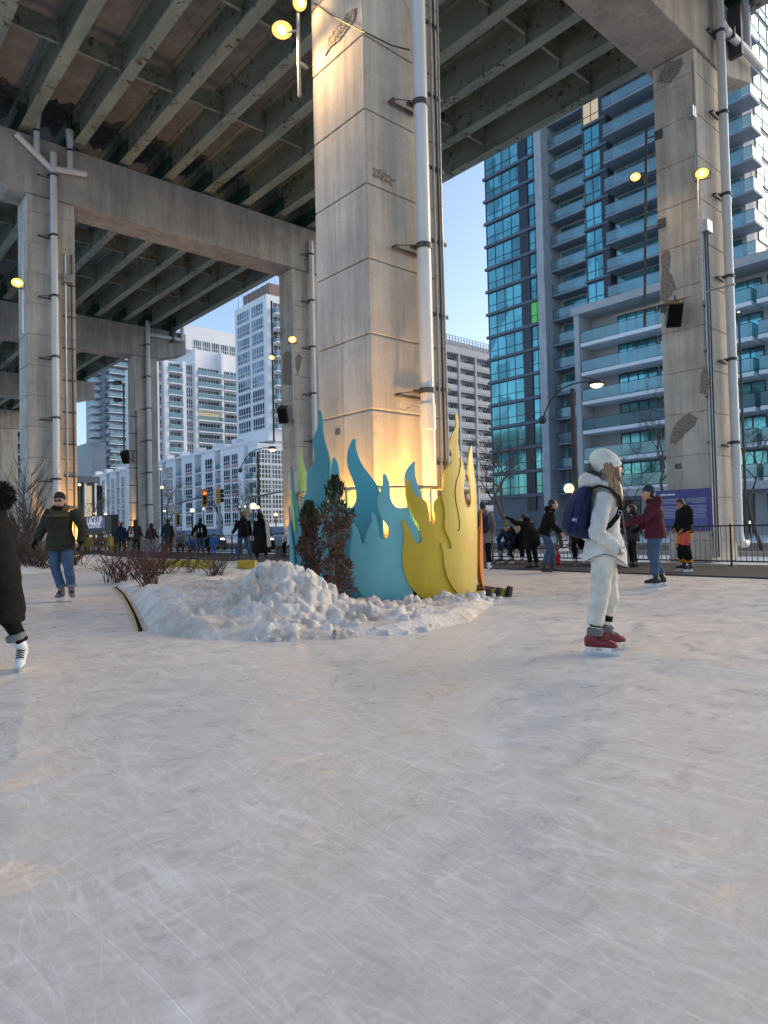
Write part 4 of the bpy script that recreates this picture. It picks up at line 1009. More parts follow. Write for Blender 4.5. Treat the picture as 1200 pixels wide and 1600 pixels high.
# second planter round the left column and the snow behind
outl2 = [(-3, 23.2), (.5, 21.6), (3.2, 21.9), (5.6, 22.6), (7.5, 24.3), (10.6, 27), (11.2, 31), (8, 35), (-2, 36)]
vs = []; fs = []; idx = {}
for j in range(62):
    for i in range(62):
        x, y = -3+i*.24, 21.3+j*.24; d = inside_dist(x, y, outl2)
        if d > -.3: idx[i, j] = len(vs); vs.append((x, y, (.05+.22*sm(0, 1.2, d)+.1*noise.noise((x, y, 3))*sm(0, .6, d)) if d > 0 else -.05))
for (i, j) in list(idx):
    q = [(i, j), (i+1, j), (i+1, j+1), (i, j+1)]
    if all(k in idx for k in q): fs.append(tuple(idx[k] for k in q))
tag(B().add(vs, fs).obj('snow_bed', SNOW, smooth=True), kind='structure')
# ------------------------------------------------------------------ twiggy bushes
TWIG = pm('dark_red_twig', (.10, .040, .034), .75, .35, 3); TWIGB = pm('brown_twig', (.085, .055, .04), .8, .3, 3); BARK = pm('grey_brown_bark', (.105, .085, .072), .9, .3, 8, .5, 30)
def twigs(name, label, cat, p, n, h, spread, mat, grp=None, r0=.008, seed=1, sub=5):
    rnd = random.Random(seed); b = B()
    for i in range(n):
        a = rnd.uniform(0, 2*pi); ln = h*rnd.uniform(.55, 1.05); s_ = spread*rnd.uniform(.2, 1); x0, y0 = rnd.gauss(0, spread*.18), rnd.gauss(0, spread*.18)
        pts = []; px_, py_ = x0, y0
        for k in range(6):
            f = k/5; px_ = x0+cos(a)*s_*f**1.3+rnd.uniform(-.025, .025)*ln; py_ = y0+sin(a)*s_*f**1.3+rnd.uniform(-.025, .025)*ln
            pts.append(Vector((px_, py_, ln*f*(1-.12*f*s_/spread))))
        b.tube(pts, [r0*(1-.13*k) for k in range(6)], 4, cap=False)
        for q in range(sub):
            k = rnd.randint(1, 4); st_ = pts[k].lerp(pts[k+1], rnd.random()); aa = a+rnd.uniform(-1.6, 1.6); l2 = ln*rnd.uniform(.15, .38)
            e1 = st_+Vector((cos(aa)*l2*.45, sin(aa)*l2*.45, l2*.5)); e2 = e1+Vector((cos(aa+.3)*l2*.25, sin(aa+.3)*l2*.25, l2*.5))
            b.tube([st_, e1, e2], [r0*.6, r0*.45, r0*.25], 3, cap=False)
    o = b.obj(name, mat); o.location = p; return tag(o, label, cat, grp)
bz = lambda v_: Vector((v_.x, v_.y, max(0, island_z(v_.x, v_.y))-.03))
twigs('red_twig_bush', 'dark red twigged bush at the snow bank edge, nearest the skater in green', 'bush', bz(ground(235, 925)), 46, .72, .5, TWIG, None, .008, 3)
twigs('red_twig_bush', 'widest red twigged bush in the snow left of the heap', 'bush', bz(ground(190, 912)), 60, .85, 1.0, TWIG, None, .009, 4)
twigs('red_twig_bush', 'red twigged bush further back in the snow before the crowd', 'bush', bz(ground(245, 903)), 60, .95, 1.1, TWIG, None, .009, 5)
twigs('red_twig_bush', 'sparse bush with seed heads just left of the snow heap crest', 'bush', bz(ground(338, 904)), 40, .62, .55, TWIGB, None, .008, 6)
twigs('red_twig_bush', 'low bare twigs poking from the snow between bushes and heap', 'bush', bz(ground(300, 900)), 22, .6, .5, TWIG, None, .007, 7)
for i, (x, y, n, h, s_, lab) in enumerate([(58, 893, 110, 1.25, 1.5, 'brown matted bush in front of the left column'), (110, 888, 70, .8, 1.0, 'low brown bush right behind the skater in green'), (12, 893, 70, 1.2, 1.2, 'brown bush at the far left behind the skater in black')]):
    p = ground(x, y); twigs('brown_bush', lab, 'bush', Vector((p.x, p.y, .1)), n, h, s_, TWIGB, None, .011, 20+i, 7)
for i, (x, y, n, h, s_, lab) in enumerate([(45, 888, 9, 3.6, .8, 'tall thin bare sapling stems beside the left column'), (28, 890, 7, 2.9, .7, 'thin bare stems at the far left of the left column')]):
    p = ground(x, y); twigs('bare_sapling', lab, 'sapling', Vector((p.x, p.y, .1)), n, h, s_, BARK, None, .022, 30+i, 16)
# ------------------------------------------------------------------ withered evergreens
EV_G = pm('dull_green_needles', (.035, .055, .022), .8, .45, 6); EV_R = pm('dead_red_brown_needles', (.135, .062, .042), .85, .4, 6)
def evergreen(label, p, h, r, seed, gfrac):
    rnd = random.Random(seed); t = thing('evergreen_shrub', label, 'shrub', p)
    st_ = B().tube([(0, 0, 0), (.02, 0, h*.5), (0, .01, h*.95)], [.03, .02, .006], 6)
    for i in range(46):
        z = h*rnd.uniform(.05, .9); a = rnd.uniform(0, 6.28); l = r*rnd.uniform(.5, 1.0)*(1-.55*z/h); st_.tube([(0, 0, z), (cos(a)*l*.6, sin(a)*l*.6, z+l*.9), (cos(a)*l, sin(a)*l, z+l*1.9)], [.009, .006, .002], 4, cap=False)
    st_.obj('trunk', BARK, t)
    b = B()
    for i in range(6000):
        z = h*rnd.random()**.9; lob = 1+.30*sin(z*7+seed)+.22*sin(z*17+seed*2); rr = r*(1.0-.35*abs(z/h-.55))*lob
        if z > h*.9: rr *= max(.25, (h*1.03-z)/(h*.13))
        a = rnd.uniform(0, 6.28); clump = noise.noise((cos(a)*2.2+seed, sin(a)*2.2, z*3.6))
        if clump < -.03: continue
        q = rr*sqrt(rnd.random())*(1+.5*clump); c = Vector((cos(a)*q, sin(a)*q, z))
        g_ = (z/h > gfrac+.22*clump+rnd.uniform(-.08, .08)) or rnd.random() < .05
        L_ = rnd.uniform(.02, .05); up = Vector((cos(a)*.5+rnd.uniform(-.5, .5), sin(a)*.5+rnd.uniform(-.5, .5), 1.2 if g_ else rnd.uniform(-.6, 1.1))).normalized(); sd_ = up.cross(Vector((rnd.uniform(-1, 1), rnd.uniform(-1, 1), .2))).normalized()*L_*.30
        b.add([c-sd_, c+sd_, c+up*L_*1.5+sd_*.4, c+up*L_*1.5-sd_*.4], [(0, 1, 2, 3)], 0 if g_ else 1)
    b.obj('foliage', [EV_G, EV_R], t)
pe = ground(527, 953); evergreen('taller withered evergreen with green tips before the mid blue flame panel', Vector((pe.x, pe.y, 0)), 1.84, .175, 5, .70)
pe = ground(486, 945); evergreen('shorter withered reddish evergreen before the deep teal flame panel', Vector((pe.x, pe.y, 0)), 1.52, .15, 9, .82)
# ------------------------------------------------------------------ fence
fen = thing('picket_fence', 'long black metal picket fence along the dark walkway', 'fence', (16.9, 16, 0))
pm_ = B(); rm_ = B(); Ls = 2.44
pm_.box(-.012, .012, 0, Ls-.05, .10, .135); pm_.box(-.014, .014, 0, Ls-.05, .95, .985)
k = .08
while k < Ls-.08: pm_.box(-.007, .007, k-.007, k+.007, .135, .95); k += .125
fm_ = pm_.mesh('fence_panel', BLACK); fp_ = B().box(-.022, .022, -.047, -.003, 0, 1.02).box(-.05, .05, -.07, .02, 0, .02).mesh('post', BLACK)
for i in range(28):
    y = -8+i*Ls
    o = link('fence_panel', fm_, fen, (0, y-16, .03)); o = link('post', fp_, fen, (0, y-16, .03))
# ------------------------------------------------------------------ purple board
SIGNP = pm('purple_board', (.055, .06, .235), .45, .05, .6); SIGNW = pm('sign_lettering', (.55, .56, .72), .6); SIGNL = pm('purple_board_panel', (.10, .115, .31), .5)
q0, q1 = on(1112, 762, 0, XR-.10), on(1111, 829, 0, XR-.10); ya = q0.y; yb = on(1025, 790, 0, XR-.10).y
t = thing('information_board', 'purple information board with white text on the right hand column', 'sign', (XR-.1, ya, q1.z))
Hs = q0.z-q1.z; Wd = yb-ya
B().box(0, .05, 0, Wd, 0, Hs).obj('board', SIGNP, t, bevel=.006)
b = B(); b2 = B(); rnd = random.Random(4)
def words(b, z, a0, a1, h=.014):
    a = a1
    while a > a0+.03:
        w_ = min(rnd.uniform(.02, .075), a-a0); b.box(-.003, -.0005, a-w_, a, z, z+h); a -= w_+.014
z = Hs*.77
for par_, n_ in ((0, 4), (1, 9)):
    for i in range(n_):
        words(b, z, .16, .72 if i < n_-1 else .55); words(b2, z, .80, Wd-.12); z -= .042
    z -= .04
    b.obj('text_paragraph', SIGNW, t); b2.obj('text_paragraph', SIGNW, t); b = B(); b2 = B()
B().box(-.002, -.0005, .14, .74, Hs*.10, Hs*.30).obj('inset_panel', SIGNL, t)
b = B(); words(b, Hs*.87, Wd-.62, Wd-.14, .05); b.obj('heading', pm('sign_heading', (.8, .8, .85), .5), t)
# ------------------------------------------------------------------ lounge sign kiosk
kx = 16.3; a0, a1 = on(128, 820, 0, kx), on(174, 820, 0, kx); zt_ = on(150, 806, 0, kx).z
t = thing('lounge_kiosk', 'black kiosk with a lit lace up lounge screen beside the yellow chairs', 'kiosk', (kx, a1.y, 0))
Wk = a0.y-a1.y
B().box(0, .5, 0, Wk, zt_-1.35, zt_).box(.05, .45, .05, .2, 0, zt_-1.351).box(.05, .45, Wk-.2, Wk-.05, 0, zt_-1.351).obj('cabinet', BLACK, t, bevel=.015)
s0, s1 = on(164, 815, 0, kx).y-a1.y, on(133, 815, 0, kx).y-a1.y; zs0, zs1 = on(148, 826, 0, kx).z, on(148, 810, 0, kx).z
B().box(-.02, -.001, s0, s1, zs0, zs1).obj('screen', emis('blue_screen', (.10, .13, .30), .25, (.02, .02, .05)), t)
SCRT = emis('screen_text', (.85, .88, 1), .25)
def fit(o, wdt):
    k = wdt/max(.01, max(v_.co.x for v_ in o.data.vertices)-min(v_.co.x for v_ in o.data.vertices)); o.scale = (k, k, 1)
o = text_x('screen_text', 'LACE UP', .5, (kx-.03, a1.y+(s0+s1)/2, zs0+(zs1-zs0)*.74), SCRT, t, .004)
fit(o, (s1-s0)*.74)
o = text_x('screen_text', 'LOUNGE', .5, (kx-.03, a1.y+(s0+s1)/2, zs0+(zs1-zs0)*.34), SCRT, t); fit(o, (s1-s0)*.60)
# yellow chairs near the lounge
def chair(label, p, rz):
    t = thing('yellow_chair', label, 'chair', p, rz, 'yellow chairs at the lounge')
    B().box(-.24, .24, -.22, .24, .42, .46).obj('seat', YELH, t, bevel=.01)
    B().box(-.24, .24, -.26, -.221, .40, 1.0).obj('backrest', YELH, t, bevel=.01)
    for sx in (-1, 1):
        for sy in (-1, 1): B().tube([(sx*.2, sy*.18, .42), (sx*.23, sy*.22, 0)], .02, 6).obj('leg', YELH, t)
for i, (x, y, rz, lab) in enumerate([(137, 869, .6, 'yellow chair left of the crouching person in the pink hat'), (128, 867, 1.9, 'yellow chair half hidden behind the skater in green'), (170, 869, 2.6, 'yellow chair right of the crouching person in the pink hat'), (180, 868, 4.0, 'yellow chair beside the person in the red hat'), (134, 866, 3.2, 'yellow chair nearest the lounge screen')]):
    p = ground(x, y); q = on(x, 850, 0, 15.2); chair(lab, Vector((15.2, q.y, .03)), rz)
# ------------------------------------------------------------------ street furniture
WOOD = pm('weathered_wood_pole', (.10, .075, .06), .85, .25, 3, .4, 20, stretch=(1, 1, .1))
def cobra(label, p, h, toR):
    t = thing('street_lamp', label, 'street lamp', p); s_ = toR
    B().tube([(0, 0, 0), (0, 0, h)], [.17, .12], 10).obj('pole', WOOD, t)
    def P3(a, z): return Vector((IR.x*a, IR.y*a, z))*1.0
    arm = [P3(-1.65*s_, h-1.55), P3(-1.3*s_, h-.75), P3(-.7*s_, h-.05), P3(0, h+.25), P3(.6*s_, h+.36), P3(1.15*s_, h+.36)]
    b = B().tube(arm, .045, 7); b.tube([P3(-1.55*s_, h-1.45), P3(-.1*s_, h-2.4)], .02, 5); b.obj('arm', DKSTEEL, t)
    B().ball(P3(-1.68*s_, h-1.7), .22, mi=0).obj('counterweight', DKSTEEL, t, smooth=True)
    c = P3(1.35*s_, h+.3)
    B().ball(c, .42, .42, .2).obj('lamp_head', DKSTEEL, t, smooth=True); B().ball(c-Vector((0, 0, .1)), .36, .36, .2).obj('diffuser', GLOBE2, t, smooth=True)
GLOBE2 = emis('warm_street_glow', (1, .74, .45), 1.2)
pw = at(897, 700, 37); cobra('wooden street lamp with curved arm and ball counterweight left of the woman in white', Vector((pw.x, pw.y, -.05)), on(895, 606, 1, pw.y).z, 1)
pw2 = at(404, 760, 63); cobra('distant wooden street lamp with curved arm near the half hidden column', Vector((pw2.x, pw2.y, -.05)), on(403, 705, 1, pw2.y).z, 1)
def globe(label, p, z, r=.24, arm=True, grp=None):
    t = thing('globe_lamp', label, 'street lamp', (p.x, p.y, -.05), 0, grp)
    if arm: B().tube([(0, 0, 0), (0, 0, z-r*.9)], [.09, .06], 8).tube([(0, 0, z-r*1.25), (0, 0, z-r*.75)], [.14, .16], 10).obj('pole', DKSTEEL, t)
    B().ball((0, 0, z), r).obj('globe', GLOBE, t, smooth=True)
pg = at(889, 762, 36.5); globe('round glowing globe lamp behind the blue backpack', pg, pg.z, .28)
pg = at(898, 766, 37.5); globe('dimmer globe lamp just right of the one behind the backpack', pg, pg.z, .2)
for x, y, d, r, lab in [(300.5, 797, 59, .26, 'globe lamp left of the lit traffic light'), (395.6, 790, 54, .36, 'biggest glowing globe lamp by the distant wooden lamp post'), (431, 803.5, 70, .27, 'globe lamp just left of the flame ring'), (318, 795, 75, .18, 'small globe lamp below the lit traffic light'), (375, 791, 78, .18, 'small globe lamp over the man in the cap, left of a pair'), (383, 791, 78, .18, 'small globe lamp over the man in the cap, right of a pair'), (257, 798, 78, .18, 'small globe lamp right of the far slim column'), (253, 761, 60, .2, 'orange tinted lamp high beside the far slim column'), (251, 733, 80, .16, 'highest small lamp beside the far slim column'), (403, 792, 55, .2, 'small lamp on the wooden post right of the biggest globe'), (148, 802, 90, .22, 'small globe lamp above the lounge screen on the left'), (165, 803, 90, .26, 'globe lamp above the right end of the lounge screen'), (124, 757, 95, .28, 'orange lamp beside the left column edge'), (1154, 487, 40, .1, 'small warm lamp right of the right hand pipe'), (1173, 815, 45, .16, 'low white lamp right of the right hand pipe')]:
    p = at(x, y, d); globe(lab, p, p.z, r*.8)
SIGY = pm('traffic_yellow', (.62, .32, .02), .5, .1); RED = emis('red_signal', (1, .12, .04), 1.6)
def signal(label, p, s=1.0, lit=True, side=False):
    t = thing('traffic_light', label, 'traffic light', p); dv = (CAM-Vector(p)).normalized(); a = atan2(dv.y, dv.x)+pi/2+(1.3 if side else 0)
    def R3(x, y, z): return Vector((cos(a)*x-sin(a)*y, sin(a)*x+cos(a)*y, z))*s
    b = B()
    for k in range(3):
        vs_ = [R3(x, y, z) for z in (-.55+.37*k, -.20+.37*k) for x, y in ((-.18, -.1), (.18, -.1), (.18, .15), (-.18, .15))]; b.add(vs_, [(3, 2, 1, 0), (4, 5, 6, 7), (0, 1, 5, 4), (1, 2, 6, 5), (2, 3, 7, 6), (3, 0, 4, 7)])
    vs_ = [R3(x, y, z) for z in (-.7, .72) for x, y in ((-.22, .16), (.22, .16), (.22, .2), (-.22, .2))]; b.add(vs_, [(3, 2, 1, 0), (4, 5, 6, 7), (0, 1, 5, 4), (1, 2, 6, 5), (2, 3, 7, 6), (3, 0, 4, 7)])
    b.obj('housing', SIGY, t, fix=True)
    for k in range(3):
        B().ball(R3(0, -.11, -.375+.37*k), .13*s).obj('lens', RED if (k == 2 and lit) else DKSTEEL, t, smooth=True)
        B().tube([R3(0, -.1, -.36+.37*k), R3(0, -.32, -.34+.37*k)], [.16*s, .17*s], 10, cap=False).obj('visor', BLACK, t)
    return t
signal('lit red traffic light in a yellow housing on the long arm', at(320, 778, 52), .95)
signal('unlit yellow traffic light seen side on right of the red one', at(343, 775, 52), .95, False, True)
signal('small yellow pedestrian signal beside the far slim column', at(278, 812, 56), .75, False)
signal('small yellow signal behind the man in the cap', at(385, 806, 54), .8, False, True)
for (a, c, base, lab) in [((275, 787, 54), (316, 776, 52.3), (273.5, 850, 54), 'grey signal mast with its arm reaching to the red traffic light'), ((389, 778, 53), (440, 768, 50), (387, 850, 53), 'grey signal mast with its arm reaching right to the half hidden column'), ((343, 790, 52), (343, 768, 52), (343, 850, 52), 'plain grey mast of the side on traffic light')]:
    A_, C_, b0 = at(*a), at(*c), at(*base); t = thing('signal_mast', lab, 'mast', (b0.x, b0.y, -.05)); o_ = Vector((b0.x, b0.y, -.05))
    B().tube([Vector((0, 0, 0)), Vector((A_.x, A_.y, A_.z+1.2))-o_], [.13, .08], 8).tube([A_-o_, C_-o_], [.09, .06], 7).obj('mast', GALV, t)
# parked cars in the street
CARP = pm('silver_car_paint', (.28, .33, .40), .25, .05, 1, metal=.4); CARD = pm('dark_car_paint', (.05, .055, .065), .25, .05, 1, metal=.3); TYRE = pm('tyre', (.02, .02, .02), .9)
HEADL = emis('headlight', (1, .95, .85), 3)
def car(label, p, rz, paint_, lit=True):
    t = thing('parked_car', label, 'car', p, rz)
    prof = [(-2.2, .35), (-2.25, .75), (-2.1, 1.0), (-1.35, 1.06), (-.75, 1.46), (.55, 1.48), (1.3, 1.02), (2.05, .9), (2.25, .7), (2.22, .35)]
    B().prism(prof, 'y', -.86, .86).obj('body', paint_, t, bevel=.07, segs=2, fix=True, smooth=True)
    B().prism([(-1.25, 1.08), (-.73, 1.42), (.52, 1.44), (1.18, 1.06)], 'y', -.875, .875).obj('side_window', GL_D, t, fix=True)
    B().add([(1.29, -.7, 1.05), (1.29, .7, 1.05), (.62, .62, 1.46), (.62, -.62, 1.46)], [(0, 1, 2, 3)]).add([(1.27, -.7, 1.0), (1.27, .7, 1.0), (.58, .62, 1.42), (.58, -.62, 1.42)], [(3, 2, 1, 0)]).obj('windscreen', GL_W, t)
    for x in (-1.4, 1.4):
        for y in (-.87, .87):
            w_ = B().tube([(x, y-.1, .33), (x, y+.1, .33)], .33, 16).obj('wheel', TYRE, t); B().tube([(x, y-.11, .33), (x, y+.11, .33)], .2, 12).obj('rim', GALV, w_)
    for y in (-.6, .6): B().ball((2.17, y, .72), .06, .2, .11).obj('headlight', HEADL if lit else GALV, t, smooth=True)
def dirto(p): return atan2(CAM.y-p.y, CAM.x-p.x)
p = at(424, 845, 40); p.z = -.05; car('silver car with its headlights on behind the fence by the black robed person', p, -pi/2-.3, CARP)
p = at(325, 842, 47); p.z = -.05; car('car with bright headlights seen behind the child in blue', p, -pi/2-.3, CARD)
p = at(288, 840, 60); p.z = -.05; car('grey car with no lights on beside the far slim column', p, -pi/2, CARP, False)
# ------------------------------------------------------------------ bare trees
def bare_tree(label, p, h, seed, r0=.13, fork=.35, lean=(0, 0), cat='tree', depth=5, spread=.55):
    rnd = random.Random(seed); t = thing('bare_tree', label, cat, p); tr = B(); br = B()
    def grow(p0, d, l, r, k, bb):
        pts = [p0]; q = p0; dd = d
        for i in range(4):
            dd = (dd+Vector((rnd.gauss(0, .13), rnd.gauss(0, .13), rnd.gauss(.03, .08)))).normalized(); q = q+dd*l/4; pts.append(q)
        bb.tube(pts, [r, r*.9, r*.8, r*.7, r*.6], 7 if r > .04 else 4, cap=False)
        if k == 0: return
        for i in range(rnd.choice((2, 3, 3)) if k > 1 else 3):
            ax = Vector((rnd.gauss(0, 1), rnd.gauss(0, 1), rnd.gauss(0, .4))).normalized(); nd = (dd+ax*spread*rnd.uniform(.7, 1.5)).normalized()
            st_ = pts[-1] if i < 2 else pts[rnd.randint(2, 3)]
            grow(st_, nd, l*rnd.uniform(.62, .85), max(.0075, r*rnd.uniform(.5, .66)), k-1, br)
    grow(Vector((0, 0, -.1)), Vector((lean[0], lean[1], 1)).normalized(), h*fork, r0, depth, tr)
    tr.obj('trunk', BARK, t, smooth=True); br.obj('branches', BARK, t, smooth=True); return t
p = at(797, 850, 27); bare_tree('bare street tree with forked limbs before the glass tower', Vector((p.x, p.y, -.05)), 4.9, 11, .12, .34, depth=6)
p = at(1030, 850, 25); bare_tree('bare tree leaning out from behind the right hand column', Vector((p.x, p.y, -.05)), 5.4, 23, .10, .4, (-.22, .16), depth=6)
p = at(985, 850, 34); bare_tree('thin bare tree over the grey coated woman', Vector((p.x, p.y, -.05)), 4.6, 5, .07, .38, depth=6)
p = at(1192, 850, 26); bare_tree('bare tree at the right edge of the photo', Vector((p.x, p.y, -.05)), 5.4, 8, .09, .4, depth=6)
for x, d, h, sd_, lab in [(262, 70, 6.5, 41, 'bare street tree before the white midrise by the far slim column'), (345, 66, 6.0, 42, 'bare street tree behind the traffic lights'), (372, 72, 6.5, 43, 'bare street tree behind the man in the cap'), (160, 80, 6.0, 44, 'bare street tree above the lounge screen')]:
    p = at(x, 850, d); bare_tree(lab, Vector((p.x, p.y, -.05)), h, sd_, .12, .36, depth=5)
# ------------------------------------------------------------------ people
def cloth(name, col, rough=.9, b_=.35): return pm(name, col, rough, .2, 7, b_, 130, spec=.2, bdist=.004)
SKIN = pm('skin', (.50, .29, .21), .5, .08, 9); SKIND = pm('tanned_skin', (.36, .20, .135), .5, .08, 9)
EYE_ = pm('dark_eye', (.03, .02, .015), .2, 0); LIP = pm('lip', (.36, .13, .11), .5, .05)
HAIRB = pm('black_hair', (.018, .014, .012), .55, .3, 20); HAIRO = pm('ginger_hair', (.30, .13, .05), .55, .3, 20)
C_BLK = cloth('black_cloth', (.007, .007, .008)); C_CHAR = cloth('charcoal_cloth', (.035, .036, .04)); C_NAVY = cloth('navy_cloth', (.022, .028, .055))
JEAN = cloth('blue_denim', (.065, .115, .19)); JEAND = cloth('dark_denim', (.05, .085, .15)); JEANL = cloth('pale_denim', (.20, .23, .29))
C_BRN = cloth('dark_brown_cloth', (.065, .042, .036)); C_TAN = cloth('tan_brown_cloth', (.19, .105, .06)); C_MAR = cloth('maroon_cloth', (.085, .018, .030))
C_WHT = cloth('off_white_coat', (.66, .63, .585), .8, .2); C_TRW = cloth('cream_trousers', (.66, .62, .54), .9, .3); C_GRY = cloth('grey_cloth', (.17, .175, .18)); C_ORG = cloth('orange_cloth', (.62, .20, .02)); C_COR = cloth('coral_cloth', (.62, .10, .09))
C_OLIVE = cloth('olive_cloth', (.040, .038, .027)); C_OLTOP = cloth('light_olive_cloth', (.095, .078, .042)); C_TEALH = cloth('dark_teal_wool', (.035, .06, .07)); C_KNIT = cloth('cream_knit', (.74, .70, .61), .95, .9)
C_RED = cloth('red_cloth', (.45, .03, .03)); C_PNK = cloth('pink_knit', (.55, .26, .33)); C_BLU = cloth('blue_cloth', (.04, .16, .42)); C_GRN = cloth('moss_green_knit', (.10, .15, .05)); C_STON = cloth('stone_grey_cloth', (.34, .33, .31))
BOOTK = pm('black_leather', (.02, .02, .022), .4, .2, 20); BOOTW = pm('white_leather', (.70, .72, .75), .4, .05, 10); BOOTG = pm('grey_mauve_boot', (.20, .15, .16), .6, .3, 25); BOOTR = pm('dark_red_skate', (.20, .022, .028), .55, .25, 30, .3, 120)
STEEL = pm('blade_steel', (.75, .77, .80), .18, .05, metal=.9)
BLADEW = pm('white_blade_holder', (.72, .74, .76), .4, .05)
STAND = dict(pel=(0, 0, .95), chest=(0, 0, 1.27), neck=(0, -.01, 1.45), head=(0, .025, 1.595), hl=(-.09, 0, .92), hr=(.09, 0, .92), kl=(-.11, .03, .51), kr=(.11, .03, .51), al=(-.12, -.02, .12), ar=(.12, -.02, .12),
    sl=(-.185, -.01, 1.39), sr=(.185, -.01, 1.39), el=(-.25, -.04, 1.12), er=(.25, -.04, 1.12), wl=(-.25, .06, .88), wr=(.25, .06, .88), tl=(-.25, 1, 0), tr=(.25, 1, 0), look=(0, 1, 0), hw=(0, 0, -1))
SIT = dict(STAND, pel=(0, 0, .50), chest=(0, .10, .80), neck=(0, .18, .96), head=(0, .25, 1.08), hl=(-.1, .02, .50), hr=(.1, .02, .50), kl=(-.15, .42, .52), kr=(.15, .42, .52), al=(-.15, .42, .12), ar=(.15, .45, .12),
    sl=(-.18, .14, .91), sr=(.18, .14, .91), el=(-.22, .32, .70), er=(.22, .32, .70), wl=(-.15, .46, .48), wr=(.15, .46, .48), look=(0, 1, -.5))
V3 = Vector
def lerp(a, b_, f): return a+(b_-a)*f
def hand(b, w, d, n, side=1, curl=.5):
    """palm, five fingers; w wrist, d pointing direction, n palm normal"""
    d = d.normalized(); s_ = d.cross(n).normalized(); n = s_.cross(d).normalized()
    b.loft([(w, s_*.024, n*.017), (w+d*.03, s_*.034, n*.016), (w+d*.07, s_*.041, n*.014), (w+d*.095, s_*.036, n*.011)], 10)
    for k, (o_, l) in enumerate(((-.030, .062), (-.010, .075), (.010, .070), (.029, .055))):
        p0 = w+d*.085+s_*o_; p1 = p0+(d*cos(curl*.5)+n*sin(curl*.5))*l*.5; p2 = p1+(d*cos(curl*1.3)+n*sin(curl*1.3))*l*.32; p3 = p2+(d*cos(curl*2)+n*sin(curl*2))*l*.25
        b.tube([p0, p1, p2, p3], [.0095, .009, .0085, .0075], 7, ends=True)
    p0 = w+d*.025-s_*.028*side; p1 = p0+(d*.6-s_*side*.7+n*.3).normalized()*.038; p2 = p1+(d*.9-s_*side*.2+n*.5).normalized()*.034
    b.tube([p0, p1, p2], [.0125, .0105, .009], 7, ends=True)
def person(label, p, face, J=None, H=1.75, jm=C_BLK, tm=C_CHAR, bm=BOOTK, skin=SKIN, hat=None, hair=HAIRB, hood='down', skates=True, gloves=None, coat=None, voxel=.011, eyes=True, ank=.066, extra=None, arms=(.078, .068, .056), girth=1.0, legs=(.105, .08, .068), feet=True, hemf=None, lift=None, bladem=None, shaft=.14, ankl=None):
    J = {k: V3(v_) for k, v_ in dict(STAND, **(J or {})).items()}
    fd = IR*face[0]+VD*face[1]; rz = atan2(fd.y, fd.x)-pi/2
    root = thing('person', label, 'person', p, rz); s_ = H/1.72; root.scale = (s_, s_, s_)
    lift = (.05 if skates else 0) if lift is None else lift
    for k in J:
        if k not in ('tl', 'tr', 'look', 'hw'): J[k].z += lift
    hf = J['look'].normalized(); hr_ = hf.cross(V3((0, 0, 1))).normalized(); hu = hr_.cross(hf).normalized(); hc = J['head']
    def HP(x, y, z): return hc+hr_*x+hf*y+hu*z
    # body: one skin from head to ankles
    b = B()
    b.loft([(HP(0, .050, -.122), hr_*.024, hf*.024), (HP(0, .043, -.105), hr_*.043, hf*.046), (HP(0, .025, -.065), hr_*.061, hf*.073), (HP(0, .012, -.02), hr_*.070, hf*.088), (HP(0, .002, .03), hr_*.075, hf*.096), (HP(0, -.006, .075), hr_*.069, hf*.086), (HP(0, -.010, .103), hr_*.048, hf*.058), (HP(0, -.01, .119), hr_*.018, hf*.022)], 18)
    b.tube([HP(0, .092, .028), HP(0, .103, -.005), HP(0, .112, -.028)], [.007, .009, .012], 8, ends=True)
    b.ball(HP(0, .088, -.066), .024, .011, .011); b.ball(HP(0, .083, .040), .045, .012, .010); b.ball(HP(0, .072, -.103), .018, .014, .014)
    for sx in (-1, 1): b.ball(HP(.073*sx, -.005, -.012), .011, .021, .031)
    b.tube([J['neck']-V3((0, 0, .05)), lerp(J['neck'], hc, .45)-hf*.01, hc-hf*.015-hu*.03], [.058, .052, .05], 10)
    side = (J['sr']-J['sl']).normalized(); sideh = (J['hr']-J['hl']).normalized()
    def fr(sd, up): return sd.cross(up).normalized()*-1
    up1 = (J['neck']-J['pel']).normalized(); f1_ = up1.cross(side).normalized()
    b.loft([(J['pel']-up1*.08, sideh*.12, f1_*.09), (J['pel'], sideh*.14, f1_*.10), (lerp(J['pel'], J['chest'], .5), side*.12, f1_*.085), (J['chest'], side*.145, f1_*.095), (J['neck']-up1*.05, side*.12, f1_*.06), (J['neck'], side*.055, f1_*.055)], 14)
    for q in 'lr':
        b.tube([J['s'+q], J['e'+q], J['w'+q]], [.048, .04, .028], 8, ends=True)
        b.tube([J['h'+q], J['k'+q], J['a'+q]], [.075, .05, .04], 8, ends=True)
        hd = (J['w'+q]-J['e'+q]).normalized()*.6+V3((0, .1, -.25)) if J['hw'].x == 0 else V3((J['hw'].x*(1 if q == 'r' else -1), J['hw'].y, J['hw'].z)); sg_ = 1 if q == 'r' else -1
        if not gloves: hand(b, J['w'+q], hd, V3((-sg_, .3, 0)), sg_)
    blob(b, 'body', skin, root, .0085 if voxel > .009 else .006, 2)
    if gloves:
        for q in 'lr':
            g_ = B(); hd = (J['w'+q]-J['e'+q]).normalized()*.7+V3((0, .1, -.2)); sg_ = 1 if q == 'r' else -1; hand(g_, J['w'+q], hd, V3((-sg_, .3, 0)), sg_, .7); g_.tube([J['w'+q]-hd.normalized()*.05, J['w'+q]+hd.normalized()*.03], [.04, .034], 10); blob(g_, 'glove', gloves, root, .006, 2)
